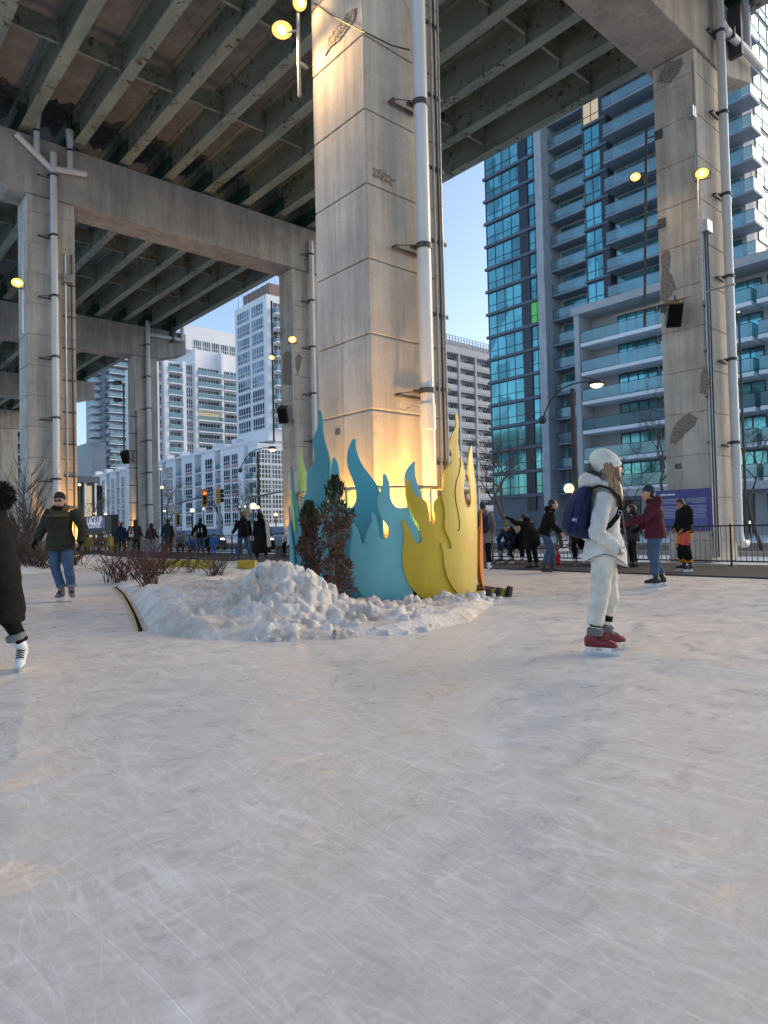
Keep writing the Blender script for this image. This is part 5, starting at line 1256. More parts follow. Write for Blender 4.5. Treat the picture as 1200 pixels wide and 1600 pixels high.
    if eyes:
        for sx in (-1, 1):
            B().ball(HP(.030*sx, .088, .014), .011, .007, .008, 10, 6).obj('eye', EYE_, root, smooth=True)
            B().tube([HP(.015*sx, .097, .034), HP(.032*sx, .096, .039), HP(.05*sx, .084, .033)], .0045, 5).obj('eyebrow', hair, root)
        B().ball(HP(0, .096, -.066), .021, .006, .0065, 10, 6).obj('mouth', LIP, root, smooth=True)
    # jacket
    c = dict(hem=.80, w=.205, d=.165, flare=0); c.update(coat or {})
    g = girth; j = B(); dn = c['hem']+lift-J['pel'].z if c['hem'] is not None else -.05
    hemc = J['pel']+V3((0, 0, dn))
    n = 20; rg = [(hemc, sideh*(c['w']+c['flare']), f1_*(c['d']+c['flare']))]
    if dn < -.12: rg.append((lerp(hemc, J['pel'], .5), sideh*(c['w']+c['flare']*.5), f1_*(c['d']+c['flare']*.5)))
    rg += [(J['pel'], sideh*c['w']*.97, f1_*c['d']*.97), (lerp(J['pel'], J['chest'], .5), side*.185*g, f1_*.145*g), (J['chest'], side*.205*g, f1_*.15*g), (lerp(J['chest'], J['neck'], .5), side*.205*g, f1_*.125*g), (J['neck']-up1*.055, side*.165*g, f1_*.095*g), (J['neck']-up1*.0, side*.09, f1_*.085), (J['neck']+up1*.035, side*.078, f1_*.078)]
    j.loft(rg, n)
    if hemf:
        for i in range(n):
            a = 2*pi*i/n; x, y, z = j.v[i]; j.v[i] = (x, y, z+hemf(sin(a), cos(a)))
    hem_ring = [V3(j.v[i]) for i in range(n)]
    for q in 'lr':
        s0, e0, w0 = J['s'+q], J['e'+q], J['w'+q]; m = lerp(s0, e0, .5)
        j.tube([lerp(s0, J['chest'], .25), s0, m, e0, lerp(e0, w0, .5), w0+(w0-e0).normalized()*-.01], [arms[0]*.9, arms[0], arms[0]*.95, arms[1], arms[1]*.9, arms[2]], 12, ends=False)
        j.ball(e0, arms[1]*1.02)
    if hood == 'down':
        hb = J['neck']-f1_*.095+up1*.015
        j.ball(hb, .125, .075, .075, 16, 9); j.ball(J['neck']+f1_*.02+up1*.01, .105, .09, .06)
    elif hood == 'up':
        j.ball(hc-hf*.035+hu*.01, .115, .125, .15, 16, 10); j.ball(lerp(J['neck'], hc, .3)-hf*.04, .12, .11, .1)
    blob(j, 'jacket', jm, root, voxel, 3, .014, 5, (1, 1, 1.6), .006, 17)
    # trousers
    t_ = B(); t_.ball(J['pel']-up1*.02, .165, .125, .13)
    for q in 'lr':
        h0, k0, a0 = J['h'+q], J['k'+q], J['a'+q]; bot = lerp(k0, a0, 1)+V3((0, 0, (ankl or {}).get(q, ank)))
        t_.tube([h0, lerp(h0, k0, .5), k0, lerp(k0, bot, .5), bot], [legs[0], lerp(legs[0], legs[1], .5), legs[1], lerp(legs[1], legs[2], .6), legs[2]], 12)
        t_.ball(k0, legs[1]*1.02)
    blob(t_, 'trousers', tm, root, voxel, 3, .009, 6, (1, 1, 1.5), .006, 15)
    # hair / hat
    if hat is not None:
        h = B(); tilt = hf*.0
        up2 = (hu*.95-hf*.30).normalized(); r2 = hr_; f2 = r2.cross(up2).normalized()*-1
        c0 = HP(0, -.012, .035)
        h.loft([(c0-up2*.005, r2*.086, f2*.108), (c0+up2*.03, r2*.089, f2*.110), (c0+up2*.032, r2*.084, f2*.104), (c0+up2*.075, r2*.076, f2*.092), (c0+up2*.108, r2*.052, f2*.06), (c0+up2*.122, r2*.018, f2*.02)], 20)
        h.obj('hat', hat, root, smooth=True)
    if hair is not None and hood != 'up':
        h = B()
        if hat is None: h.ball(HP(0, -.018, .035), .084, .102, .098, 16, 10)
        h.ball(HP(0, -.052, -.02), .074, .06, .085, 14, 9)
        blob(h, 'hair', hair, root, .009, 1, .006, 30)
    # feet
    if feet:
        for q in 'lr':
            td = V3((J['t'+q].x, J['t'+q].y, J['t'+q].z)).normalized(); an = J['a'+q]; sd_ = td.cross(V3((0, 0, 1))).normalized(); u_ = sd_.cross(td).normalized()
            so_ = an-u_*.105
            f_ = B(); f_.loft([(so_-td*.085+u_*.05, sd_*.022, u_*.035), (so_-td*.075+u_*.05, sd_*.034, u_*.048), (so_-td*.02+u_*.052, sd_*.040, u_*.052), (so_+td*.06+u_*.045, sd_*.043, u_*.043), (so_+td*.125+u_*.036, sd_*.046, u_*.034), (so_+td*.165+u_*.030, sd_*.036, u_*.027), (so_+td*.185+u_*.026, sd_*.016, u_*.016)], 14)
            f_.tube([so_-td*.025+u_*.06, an-td*.012+u_*.02, an+(J['k'+q]-an).normalized()*(shaft if skates else .06)], [.05, .05, .056], 12)
            sk = blob(f_, 'skate' if skates else 'boot', bm, root, .0075, 2)
            if skates:
                bl = B()
                def bx(y0, y1, z0, z1, w_):
                    vs_ = [so_+td*y+sd_*x+u_*z for z in (z0, z1) for x, y in ((-w_, y0), (w_, y0), (w_, y1), (-w_, y1))]; bl.add(vs_, [(3, 2, 1, 0), (4, 5, 6, 7), (0, 1, 5, 4), (1, 2, 6, 5), (2, 3, 7, 6), (3, 0, 4, 7)])
                bx(-.10, .20, -.064, -.036, .003); bx(-.07, -.02, -.0359, .02, .014); bx(.06, .13, -.0359, .02, .016); bx(-.085, .18, -.0358, -.022, .007)
                bl.obj('blade', bladem or [STEEL], sk, fix=True)
                lc = B()
                for k in range(5):
                    c_ = so_+td*(.02+.022*k)+u_*(.118-.011*k); lc.tube([c_-sd_*.032, c_+u_*.008, c_+sd_*.032], .005, 4)
                lc.obj('lace', C_CHAR if bm not in (BOOTK,) else BOOTW, sk)
    if extra: extra(root, J, HP, dict(side=side, f=f1_, up=up1, hr=hr_, hf=hf, hu=hu, hem=hem_ring))
    return root
def cushion(name, rings, mat, par, n=18, **k):
    b = B(); b.loft(rings, n); return blob(b, name, mat, par, k.get('voxel', .01), k.get('it', 4), k.get('amp', .01), 8, (1, 1, 1), .004, 26)
def backpack(label, owner, mat, h=.46, w=.15, d=.09, back=.22, z=1.2, straps=True, cat='backpack'):
    t = thing('backpack', label, cat, owner.location, owner.rotation_euler.z); t.scale = owner.scale
    X = V3((1, 0, 0)); Yv = V3((0, 1, 0))
    cushion('bag', [((0, -back, z-h/2), X*w*.7, Yv*d*.7), ((0, -back-.02, z-h*.36), X*w, Yv*d), ((0, -back-.02, z), X*w, Yv*d), ((0, -back, z+h*.3), X*w*.88, Yv*d*.85), ((0, -back+.02, z+h/2), X*w*.5, Yv*d*.5)], mat, t)
    if straps:
        for s_ in (-1, 1): B().tube([(s_*.10, -back+.06, z+h*.38), (s_*.13, -.02, z+h*.5+.02), (s_*.14, .14, z+h*.30), (s_*.16, .10, z-h*.05), (s_*.15, -back+.06, z-h*.3)], .017, 6).obj('strap', C_BLK, t)
    return t
# --- the woman in white
WP = ground(947, 1019)
def woman_extra(r, J, HP, f):
    X, Yv, Z = V3((1, 0, 0)), V3((0, 1, 0)), V3((0, 0, 1))
    # long loose hair below the hat
    HL = MATS.get('long_hair')
    if not HL:
        m, t, bs, L = nodes('long_hair'); n = tn(t, coords(t, (1, 1, .04)), 75, 3); rr = ramp(t, [(.34, (.14, .066, .028)), (.5, (.33, .18, .08)), (.66, (.50, .30, .15))]); L(n, rr.inputs[0]); L(rr.outputs[0], bs.inputs['Base Color']); bs.inputs['Roughness'].default_value = .42; MATS['long_hair'] = m; HL = m
    b = B()
    b.loft([((.0, .045, 1.635), X*.060, Yv*.072), ((.025, .055, 1.57), X*.066, Yv*.080), ((.05, .065, 1.50), X*.060, Yv*.078), ((.08, .080, 1.42), X*.054, Yv*.072), ((.105, .092, 1.34), X*.046, Yv*.060), ((.115, .098, 1.265), X*.030, Yv*.046)], 18)
    hm = blob(b, 'hair', HL, r, .008, 2, .006, 20, (1, 1, .15))
    rnd = random.Random(2); s_ = B()
    for i in range(300):
        a = rnd.uniform(-.6, pi*1.0); e = rnd.uniform(1.235, 1.33); pts = []
        for k in range(8):
            z = 1.63+(e-1.63)*k/7; f_ = (1.645-z)/.40
            cx = .008+.105*f_; cy = .048+.050*f_; wx = .070-.034*f_; wy = .082-.030*f_
            pts.append((cx+cos(a)*wx+.008*sin(k*1.3+i), cy+sin(a)*wy+.006*cos(k*1.1+i*2)+(.015*f_ if i % 7 == 0 else 0), z))
        s_.tube(pts, [.0045, .005, .005, .005, .0045, .004, .003, .001], 3, cap=False)
    s_.obj('hair_strands', HL, r)
    # knitted hat pulled low at the back
    h = B(); up2 = V3((0, -.50, .87)).normalized(); f2 = V3((0, .87, .50)).normalized(); c0 = HP(0, -.012, .028)
    rg = [(-.046, .088, .106), (-.040, .092, .111), (-.012, .094, .114), (-.008, .090, .110), (.03, .091, .112), (.07, .087, .107), (.105, .078, .096), (.138, .060, .076), (.160, .036, .046), (.168, .01, .014)]
    h.loft([(c0+up2*z+f2*(-.004-.20*max(0, z-.03)), X*a, f2*c_) for z, a, c_ in rg], 72)
    for i in range(len(h.v)):
        if i % 3 == 0:
            k_ = i//72; cc = c0+up2*rg[k_][0]+f2*(-.004-.20*max(0, rg[k_][0]-.03)); q_ = V3(h.v[i]); h.v[i] = tuple(cc+(q_-cc)*.962)
    h.obj('hat', C_KNIT, r, smooth=True)
    # hood with dark lining, grey collar
    hd = B(); hd.ball((0, -.095, 1.475), .145, .095, .075, 18, 10, M=Matrix.Rotation(-.45, 3, 'X')); hd.ball((0, -.015, 1.435), .125, .10, .06); blob(hd, 'hood', C_WHT, r, .009, 2, .008, 9)
    B().ball((.01, -.075, 1.525), .115, .065, .045, 16, 9, M=Matrix.Rotation(-.25, 3, 'X')).obj('hood_lining', C_CHAR, r, smooth=True)
    B().loft([((0, .015, 1.43), X*.098, Yv*.10), ((0, .02, 1.49), X*.092, Yv*.098), ((0, .035, 1.53), X*.088, Yv*.095)], 18).obj('collar', C_GRY, r, smooth=True)
    # hem piping, pocket, cuff and seams drawn in dark cord, press stud
    hr_ = f['hem']; cord = pm('dark_piping', (.10, .09, .085), .8)
    B().tube([V3(p_)*1.0+V3((p_.x*.03, (p_.y+.02)*.03, .012)) for p_ in hr_]+[hr_[0]+V3((0, 0, .012))], .0038, 5).obj('hem_piping', cord, r)
    side_x = .222
    fl_ = B(); fl_.tube([(.208, .02, .93), (.216, -.015, .895), (.217, .02, .872), (.208, .11, .905), (.190, .155, .935)], .0035, 5); fl_.obj('pocket_piping', cord, r)
    B().ball((.216, .03, .895), .008, .008, .008, 8, 5).obj('press_stud', GALV, r, smooth=True)
    B().tube([(.0, .20, .78), (.0, .195, 1.0), (.0, .175, 1.2), (.0, .13, 1.38)], .004, 5).tube([(.06, .19, .76), (.06, .185, 1.0), (.055, .165, 1.2)], .003, 5).obj('front_placket', cord, r)
    for k in range(3):
        a = J['er']+(J['wr']-J['er'])*(.55+.0*k)
    cu = J['wr']; B().tube([cu+V3((.03, -.02, .055)), cu+V3((.058, -.012, .02)), cu+V3((.04, .0, -.045))], .0035, 5).obj('cuff_seam', cord, r)
    # socks with the black band, fleece cuffs
    for q, zt_, bh in (('r', .315, .02), ('l', .345, .055)):
        a = J['a'+q]; k_ = J['k'+q]; d = (k_-a).normalized(); at_ = lambda h_: a+d*h_
        e_ = .085 if q == 'r' else .145; B().tube([at_(.01), at_(e_+.03)], [.047, .05], 14).obj('sock', C_KNIT, r); B().tube([at_(e_-(.015 if q == 'r' else .055)), at_(e_+.01)], .0515, 14).obj('sock_band', C_BLK, r)
        w_ = B(); w_.tube([at_(-.005), at_(.0), at_(.05), at_(.06)], [.056, .066, .066, .054], 14); blob(w_, 'fleece_cuff', C_GRY, r, .007, 1, .008, 40)
def whem(fy_, fx_):      # fy_: front(+)/back(-), fx_: sides
    return -.045*max(0, fy_)+.0*max(0, -fy_)+.075*abs(fx_)**3-.01
WJ = dict(pel=(0, .015, .915), chest=(0, .02, 1.22), neck=(0, .015, 1.405), head=(0, .078, 1.585), sl=(-.165, -.005, 1.335), sr=(.165, -.02, 1.335), el=(-.225, -.10, 1.04), er=(.235, -.125, 1.035), wl=(-.205, .07, .87), wr=(.200, .070, .872), hw=(-.90, .40, -.35),
    hl=(-.085, .03, .88), hr=(.085, -.015, .88), kl=(-.095, .075, .46), kr=(.095, -.075, .46), al=(-.10, .03, .165), ar=(.10, -.125, .165), tl=(-.10, 1, 0), tr=(.50, .86, 0), look=(.05, 1, -.05))
person('woman in white parka, cream knit hat and dark red skates standing on the ice', Vector((WP.x, WP.y, 0)), (1, .0), WJ, 1.72, C_WHT, C_TRW, BOOTR, SKIN, None, None, None, True, None, dict(hem=.775, w=.20, d=.185, flare=.015), .0085, True, .135, shaft=.015, ankl=dict(r=.085, l=.145), extra=woman_extra, arms=(.074, .066, .056), girth=.87, legs=(.104, .082, .070), hemf=whem, lift=0.0)
wrz = atan2(IR.y, IR.x)-pi/2
t = thing('backpack', 'navy blue backpack with black straps on the back of the woman in white', 'backpack', (WP.x, WP.y, 0), wrz)
X, Yv = V3((1, 0, 0)), V3((0, 1, 0))
NAVYB = cloth('navy_backpack', (.020, .026, .075), .75, .3)
cushion('bag', [((.02, -.165, .985), X*.10, Yv*.065), ((.02, -.215, 1.02), X*.14, Yv*.10), ((.02, -.235, 1.10), X*.15, Yv*.115), ((.02, -.225, 1.20), X*.15, Yv*.108), ((.02, -.20, 1.29), X*.138, Yv*.095), ((.02, -.165, 1.37), X*.115, Yv*.075), ((.02, -.13, 1.425), X*.07, Yv*.045)], NAVYB, t, 22, voxel=.009, amp=.012)
B().tube([(.165, -.27, 1.05), (.172, -.23, 1.2), (.158, -.19, 1.32), (.11, -.14, 1.405)], .004, 5).tube([(.135, -.325, 1.03), (.150, -.31, 1.12), (.135, -.28, 1.25)], .004, 5).obj('zip', C_BLK, t)
b = B()
for k in range(3): b.tube([(.163, -.302+.009*k, 1.135), (.164, -.302+.009*k, 1.149-.003*k), (.164, -.288+.006*k, 1.157-.004*k)], .0034, 4)
b.box(.163, .168, -.275, -.245, 1.150, 1.157).box(.163, .168, -.275, -.242, 1.139, 1.146).box(.163, .168, -.275, -.250, 1.128, 1.135); b.obj('emblem', SIGNW, t)
def ribbon(b, pts, nrm, w_, th=.006):
    pts = [V3(p_) for p_ in pts]; k = len(pts); vs_ = []
    for i, p_ in enumerate(pts):
        tt = (pts[min(i+1, k-1)]-pts[max(i-1, 0)]).normalized(); n_ = V3(nrm[i]).normalized(); s_ = tt.cross(n_).normalized()*w_/2
        vs_ += [p_-s_, p_+s_, p_+s_+n_*th, p_-s_+n_*th]
    fs_ = []
    for i in range(k-1):
        for q in range(4): fs_.append((i*4+q, i*4+(q+1) % 4, i*4+4+(q+1) % 4, i*4+4+q))
    fs_ += [(3, 2, 1, 0), ((k-1)*4, (k-1)*4+1, (k-1)*4+2, (k-1)*4+3)]; return b.add(vs_, fs_)
for sx in (1, -1):
    b = B(); ribbon(b, [(sx*.115, -.14, 1.395), (sx*.145, -.055, 1.425), (sx*.165, .025, 1.395), (sx*.188, .085, 1.32), (sx*.205, .09, 1.24), (sx*.215, .055, 1.16), (sx*.205, -.005, 1.09), (sx*.165, -.12, 1.03)], [(sx*.3, -.3, 1), (sx*.4, .1, 1), (sx*.6, .4, .8), (sx*.9, .5, .3), (sx, .35, .1), (sx, .3, 0), (sx, .3, 0), (sx, 0, 0)], .042, .008)
    b.obj('strap', C_BLK, t, fix=True)
    B().tube([(sx*.217, .075, 1.215), (sx*.219, .10, 1.20), (sx*.221, .09, 1.175), (sx*.219, .06, 1.185), (sx*.217, .075, 1.215)], .005, 5).obj('buckle', GALV, t)
# --- skater in the green jacket
def man_extra(r, J, HP, f):
    b = B()
    for sx in (-1, 1):
        b.tube([HP(.032*sx+.022*cos(q*pi/5), .100, .014+.014*sin(q*pi/5)) for q in range(11)], .0045, 5); b.tube([HP(.054*sx, .098, .02), HP(.076*sx, .01, .02)], .004, 5)
    b.tube([HP(-.012, .104, .018), HP(.012, .104, .018)], .004, 5); b.obj('glasses', C_BLK, r)
    s_ = f['side']; u = f['up']; fv = f['f']
    B().tube([J['neck']+fv*.045+u*.03, J['neck']+fv*.05+u*.075], [.085, .075], 14).obj('neck_warmer', C_BLK, r, smooth=True)
    for sx in (-1, 1):
        c = J['chest']+s_*.10*sx-u*.02+fv*.158; B().add([c+s_*x+u*z+fv*y for y in (0, .014) for x, z in ((-.06, -.05), (.06, -.05), (.06, .05), (-.06, .05))], [(0, 1, 2, 3), (7, 6, 5, 4), (0, 4, 5, 1), (1, 5, 6, 2), (2, 6, 7, 3), (3, 7, 4, 0)]).obj('pocket', C_OLIVE, r, fix=True, bevel=.004)
    b = B(); b.loft([(J['chest']+u*.065, s_*.208, fv*.160), (J['chest']+u*.10, s_*.205, fv*.150), (J['neck']-u*.05, s_*.172, fv*.108), (J['neck']-u*.0, s_*.10, fv*.098)], 20); blob(b, 'yoke', C_OLTOP, r, .009, 2, .006, 9)
    hb = B(); hb.ball(J['neck']-fv*.06+u*.03, .15, .10, .075, 16, 9); hb.ball(J['neck']+fv*.03+s_*.09+u*.0, .05, .07, .06); hb.ball(J['neck']+fv*.03-s_*.09, .05, .07, .06); blob(hb, 'hood', C_OLTOP, r, .009, 2, .006, 9)
    for q in 'lr':
        a = J['a'+q]; B().tube([a+V3((0, 0, .065)), a+V3((0, 0, .11))], .078, 14).obj('turn_up', JEANL, r)
mp = ground(100, 940)
person('man skating in olive green jacket, dark beanie, glasses and jeans', Vector((mp.x, mp.y, 0)), (.10, -1), dict(sl=(-.20, 0, 1.40), sr=(.20, 0, 1.40), el=(-.29, -.05, 1.14), er=(.33, -.05, 1.15), wl=(-.29, .05, .90), wr=(.44, -.02, .95), kl=(-.09, .05, .51), kr=(.12, .03, .51), al=(-.12, .0, .12), ar=(.06, -.05, .12), hl=(-.05, 0, .92), hr=(.14, 0, .92), tl=(-.45, 1, 0), tr=(.05, 1, 0), look=(-.05, 1, -.12), pel=(.05, -.02, .95), chest=(.06, .02, 1.27), neck=(.05, .03, 1.44), head=(.03, .06, 1.58)), 1.80, C_OLIVE, JEAN, BOOTG, SKIN, C_CHAR, HAIRB, 'down', True, C_BLK, dict(hem=.79, w=.225, d=.175), .010, True, .07, man_extra, (.092, .082, .068), 1.04, (.105, .08, .07))
# --- the black coated skater cut by the left edge
def coat_extra(r, J, HP, f):
    b = B(); rnd = random.Random(1); c = HP(0, -.05, .02)
    b.ball(c, .115, .12, .118, 16, 10)
    for i in range(1500):
        d = V3((rnd.gauss(0, 1), rnd.gauss(0, 1), rnd.gauss(0, 1))).normalized(); p0 = c+V3((d.x*.112, d.y*.117, d.z*.115)); s_ = d.cross(V3((rnd.gauss(0, 1), rnd.gauss(0, 1), rnd.gauss(0, 1)))).normalized()*.004
        e = d*.022+V3((rnd.gauss(0, .012), rnd.gauss(0, .012), rnd.gauss(0, .012))); b.add([p0-s_, p0+s_, p0+e], [(0, 1, 2)])
    b.obj('fur_hood', pm('black_fur', (.008, .006, .005), .9, .4, 30, spec=.2), r)
    a = J['al']; d = (J['kl']-a).normalized(); w_ = B(); w_.tube([a+d*.085, a+d*.09, a+d*.135, a+d*.145], [.06, .078, .078, .062], 14); blob(w_, 'fleece_cuff', C_GRY, r, .007, 1, .006, 40)
bp = ground(38, 1047)
person('skater in long black coat with fur hood at the left edge, one white skate showing', Vector((bp.x, bp.y, 0)), (-1, .12), dict(pel=(0, .25, .83), chest=(0, .265, 1.12), neck=(0, .25, 1.30), head=(0, .265, 1.43), hl=(-.09, .18, .80), hr=(.09, .24, .80), kl=(-.06, .10, .45), al=(0, .025, .17), kr=(.1, .45, .45), ar=(.1, .50, .12), sl=(-.18, .23, 1.24), sr=(.18, .29, 1.24), el=(-.24, .28, .98), er=(.25, .3, .98), wl=(-.2, .45, .85), wr=(.2, .45, .85), tl=(-.85, -.45, -.20), tr=(.1, 1, 0), look=(0, 1, -.1)), 1.72, C_BLK, C_BLK, BOOTW, SKIN, None, HAIRB, None, True, None, dict(hem=.40, w=.20, d=.20, flare=.035), .011, True, .065, coat_extra, (.085, .075, .06), 1.05, (.10, .078, .058), lift=.0)
# --- people along the right hand fence
def P0(x, y, z=0): g_ = ground(x, y, z); return Vector((g_.x, g_.y, z))
person('man in maroon jacket, dark teal beanie and jeans skating with one arm held out', P0(1027, 917), (-.96, .28), dict(head=(0, .10, 1.585), neck=(0, .04, 1.44), chest=(0, .02, 1.26), el=(-.24, .18, 1.16), wl=(-.16, .52, 1.06), er=(.26, .02, 1.12), wr=(.22, .26, .98), kl=(-.1, .04, .5), al=(-.1, .04, .12), kr=(.1, .06, .51), ar=(.1, -.08, .12), tl=(-.1, 1, 0), tr=(.3, 1, 0), look=(0, 1, -.1)), 1.70, C_MAR, JEAN, BOOTK, SKIN, C_TEALH, HAIRB, 'down', True, C_BLK, dict(hem=.80, w=.21, d=.185), .011, True, .05, None, (.09, .08, .066), 1.08, (.11, .088, .072), bladem=BLADEW)
def orange_extra(r, J, HP, f):
    b = B()
    for q in 'lr':
        k0, a0 = J['k'+q], J['a'+q]; b.tube([lerp(J['h'+q], k0, .72), k0, lerp(k0, a0, .5), a0+V3((0, 0, .10))], [.105, .115, .11, .09], 14)
    blob(b, 'knee_gaiter', C_BLK, r, .012, 3, .02, 9)
    c_ = J['kl']+(J['hl']-J['kl'])*.62; B().loft([(J['hl']-V3((0, 0, .02)), V3((.12, 0, 0)), V3((0, .09, 0))), (c_, V3((.115, 0, 0)), V3((0, .10, 0)))], 12).obj('coral_leg_panel', C_COR, r) if False else None
    B().tube([J['hl']+V3((-.012, .03, -.05)), lerp(J['hl'], J['kl'], .85)+V3((-.012, .03, 0))], [.105, .10], 12).obj('leg_panel', C_COR, r)
    B().ball(HP(0, .045, -.085), .055, .055, .045, 14, 8).obj('beard', HAIRB, r, smooth=True)
person('bearded man in black jacket and orange trousers looking down on black skates', P0(1072, 893, .03), (-.95, -.15), dict(head=(0, .085, 1.555), neck=(0, .02, 1.44), look=(0, 1, -.45), el=(-.24, .02, 1.12), er=(.24, .0, 1.12), wl=(-.16, .16, .96), wr=(.16, .16, .96), kl=(-.09, .05, .52), kr=(.12, .03, .52)), 1.58, C_BLK, C_ORG, BOOTK, SKIND, None, HAIRB, 'down', True, None, dict(hem=.86, w=.205, d=.18), .011, True, .05, orange_extra, (.092, .08, .066), 1.05, (.12, .1, .09), bladem=BLADEW)
person('dark haired person in charcoal coat and black leggings standing at the fence', P0(990, 886, .03), (-.75, .55), dict(el=(-.25, .1, 1.12), wl=(-.1, .3, 1.12), er=(.25, .1, 1.12), wr=(.1, .3, 1.1)), 1.56, C_CHAR, C_BLK, BOOTK, SKIN, None, HAIRB, 'down', False, None, dict(hem=.70, w=.21, d=.18, flare=.01), .012, True, .03, lambda r, J, HP, f: B().ball(HP(0, -.06, -.02), .105, .09, .13).obj('loose_hair', HAIRB, r, smooth=True))
pj = P0(857, 893, .03)
person('dark haired man in black jacket and jeans standing by the fence holding skates', pj, (.93, -.1), dict(pel=(0, -.06, .93), chest=(0, .05, 1.24), neck=(0, .10, 1.42), head=(0, .15, 1.56), sl=(-.18, .07, 1.36), sr=(.18, .07, 1.36), er=(.25, .10, 1.08), wr=(.20, .28, .90), el=(-.25, .12, 1.08), wl=(-.18, .30, .92), hl=(-.09, -.05, .9), hr=(.09, -.05, .9), kr=(.1, .02, .5), ar=(.1, -.10, .1), kl=(-.1, .10, .5), al=(-.1, .12, .1)), 1.72, C_BLK, JEAND, BOOTK, SKIN, None, HAIRB, 'down', False, None, dict(hem=.84, w=.20, d=.16), .012, True, .06)
ph = pj+IR*.30+VD*-.15; t = thing('held_skates', 'pair of black and white hockey skates carried by the dark haired man', 'skates', (ph.x, ph.y, .75), atan2(IR.y, IR.x)-pi/2+.5)
for k in range(2):
    b = B(); z = -.16*k
    b.loft([((.03*k, -.10, z+.02), X*.03, V3((0, 0, .03))), ((.03*k, -.08, z+.03), X*.042, V3((0, 0, .05))), ((.03*k, .05, z+.02), X*.045, V3((0, 0, .045))), ((.03*k, .14, z+.01), X*.03, V3((0, 0, .025)))], 12); b.tube([(.03*k, -.05, z+.03), (.03*k, -.07, z+.18)], [.05, .055], 12)
    s_ = blob(b, 'skate', BOOTK, t, .01, 1); B().box(.03*k-.008, .03*k+.008, -.13, .17, z-.085, z-.03).box(.03*k-.02, .03*k+.02, -.1, .14, z-.045, z-.02).obj('blade', BLADEW, s_); B().box(.03*k-.05, .03*k+.05, -.04, .03, z+.02, z+.05).obj('stripe', BLADEW, s_)
person('person in black bending with one arm stretched out by the fence', P0(833, 888, .03), (-.5, .85), dict(pel=(0, -.05, .90), chest=(0, .16, 1.12), neck=(0, .26, 1.26), head=(0, .32, 1.36), sl=(-.16, .2, 1.22), sr=(.18, .2, 1.24), el=(-.36, .24, 1.24), wl=(-.52, .28, 1.36), er=(.24, .3, 1.0), wr=(.2, .4, .8), kl=(-.11, .05, .5), kr=(.11, .05, .5), look=(0, 1, -.4)), 1.6, C_BLK, C_BLK, BOOTK, SKIN, None, HAIRB, 'down', False, C_BLK, dict(hem=.62, w=.20, d=.17, flare=.02), .012, False, .04)
ps = Vector((16.2, P0(800, 882).y, .03)); ps = on(800, 860, 0, 16.1); ps.z = .03
def bench(label, p, L_, rz=0):
    t = thing('bench', label, 'bench', p, rz)
    for k in range(3): B().box(-.2+.135*k, -.08+.135*k, -L_/2, L_/2, .40, .45).obj('seat_plank', WOOD, t, bevel=.006)
    for y in (-L_/2+.2, L_/2-.2): B().box(-.17, .17, y-.05, y+.05, 0, .398).obj('leg', DKSTEEL, t)
bench('dark bench at the fence under the seated skaters on the right', Vector((16.1, ps.y-1.2, .03)), 5.2)
yq = on(905, 850, 0, 16.1).y
person('seated person in moss green hat and dark jacket lacing skates', ps, (-.55, -.75), dict(SIT, el=(-.24, .40, .66), er=(.24, .40, .66), wl=(-.13, .52, .32), wr=(.13, .52, .32), head=(0, .34, 1.02), neck=(0, .24, .93), chest=(0, .13, .78)), 1.7, C_NAVY, JEAND, BOOTK, SKIN, C_GRN, HAIRB, 'down', True, None, dict(hem=None, w=.2, d=.17), .012, False, .04)
pq_ = on(816, 860, 0, 16.1); pq_.z = .03
person('seated ginger haired person in black bending over skates', pq_, (-.5, -.8), dict(SIT, head=(0, .36, .96), neck=(0, .25, .90), chest=(0, .14, .76), wl=(-.1, .5, .3), wr=(.1, .5, .3)), 1.7, C_BLK, C_BLK, BOOTK, SKIN, None, HAIRO, 'down', True, None, dict(hem=None, w=.2, d=.17), .012, False, .04)
pk_ = on(907, 862, 0, 15.9); pk_.z = .03
person('seated person in black half hidden behind the navy backpack, grey skates forward', pk_, (-.15, -1), dict(SIT, kl=(-.2, .4, .54), kr=(.2, .42, .54), al=(-.22, .5, .12), ar=(.2, .5, .12)), 1.8, C_BLK, C_BLK, BOOTK, SKIN, None, HAIRB, 'down', True, None, dict(hem=None, w=.2, d=.17), .012, False, .04)
pr = on(866, 884, 0, 15.6); pr.z = .03
t = thing('red_bag', 'small red handbag standing on the dark walkway', 'bag', pr, atan2(IR.y, IR.x))
cushion('bag', [((0, 0, .0), X*.16, Yv*.08), ((0, 0, .03), X*.19, Yv*.1), ((0, 0, .2), X*.18, Yv*.08), ((0, 0, .30), X*.15, Yv*.03)], cloth('red_leather', (.50, .02, .025), .5), t)
B().tube([(-.1, 0, .28), (-.07, 0, .45), (.07, 0, .45), (.1, 0, .28)], .012, 6).obj('handle', C_RED, t)
pw_ = P0(757, 892)
wp_ = person('skater in grey jacket and black trousers half hidden by the orange flame edge', pw_, (.15, .98), dict(), 1.70, C_GRY, C_BLK, BOOTW, SKIN, None, HAIRB, 'down', True, None, dict(hem=.66, w=.2, d=.16), .012, False, .04)
backpack('navy backpack on the skater half hidden by the orange flame edge', wp_, C_NAVY)
# tote of the charcoal coated person
pt2 = P0(981, 884, .03); t = thing('shoulder_bag', 'pale canvas bag hanging beside the charcoal coated person at the fence', 'bag', (pt2.x, pt2.y, .12), atan2(IR.y, IR.x))
cushion('bag', [((0, 0, 0), X*.13, Yv*.05), ((0, 0, .06), X*.15, Yv*.07), ((0, 0, .4), X*.14, Yv*.05), ((0, 0, .5), X*.12, Yv*.02)], C_STON, t); B().tube([(-.09, 0, .46), (-.04, 0, .85), (.04, 0, .85), (.09, 0, .46)], .012, 6).obj('handle', C_STON, t)
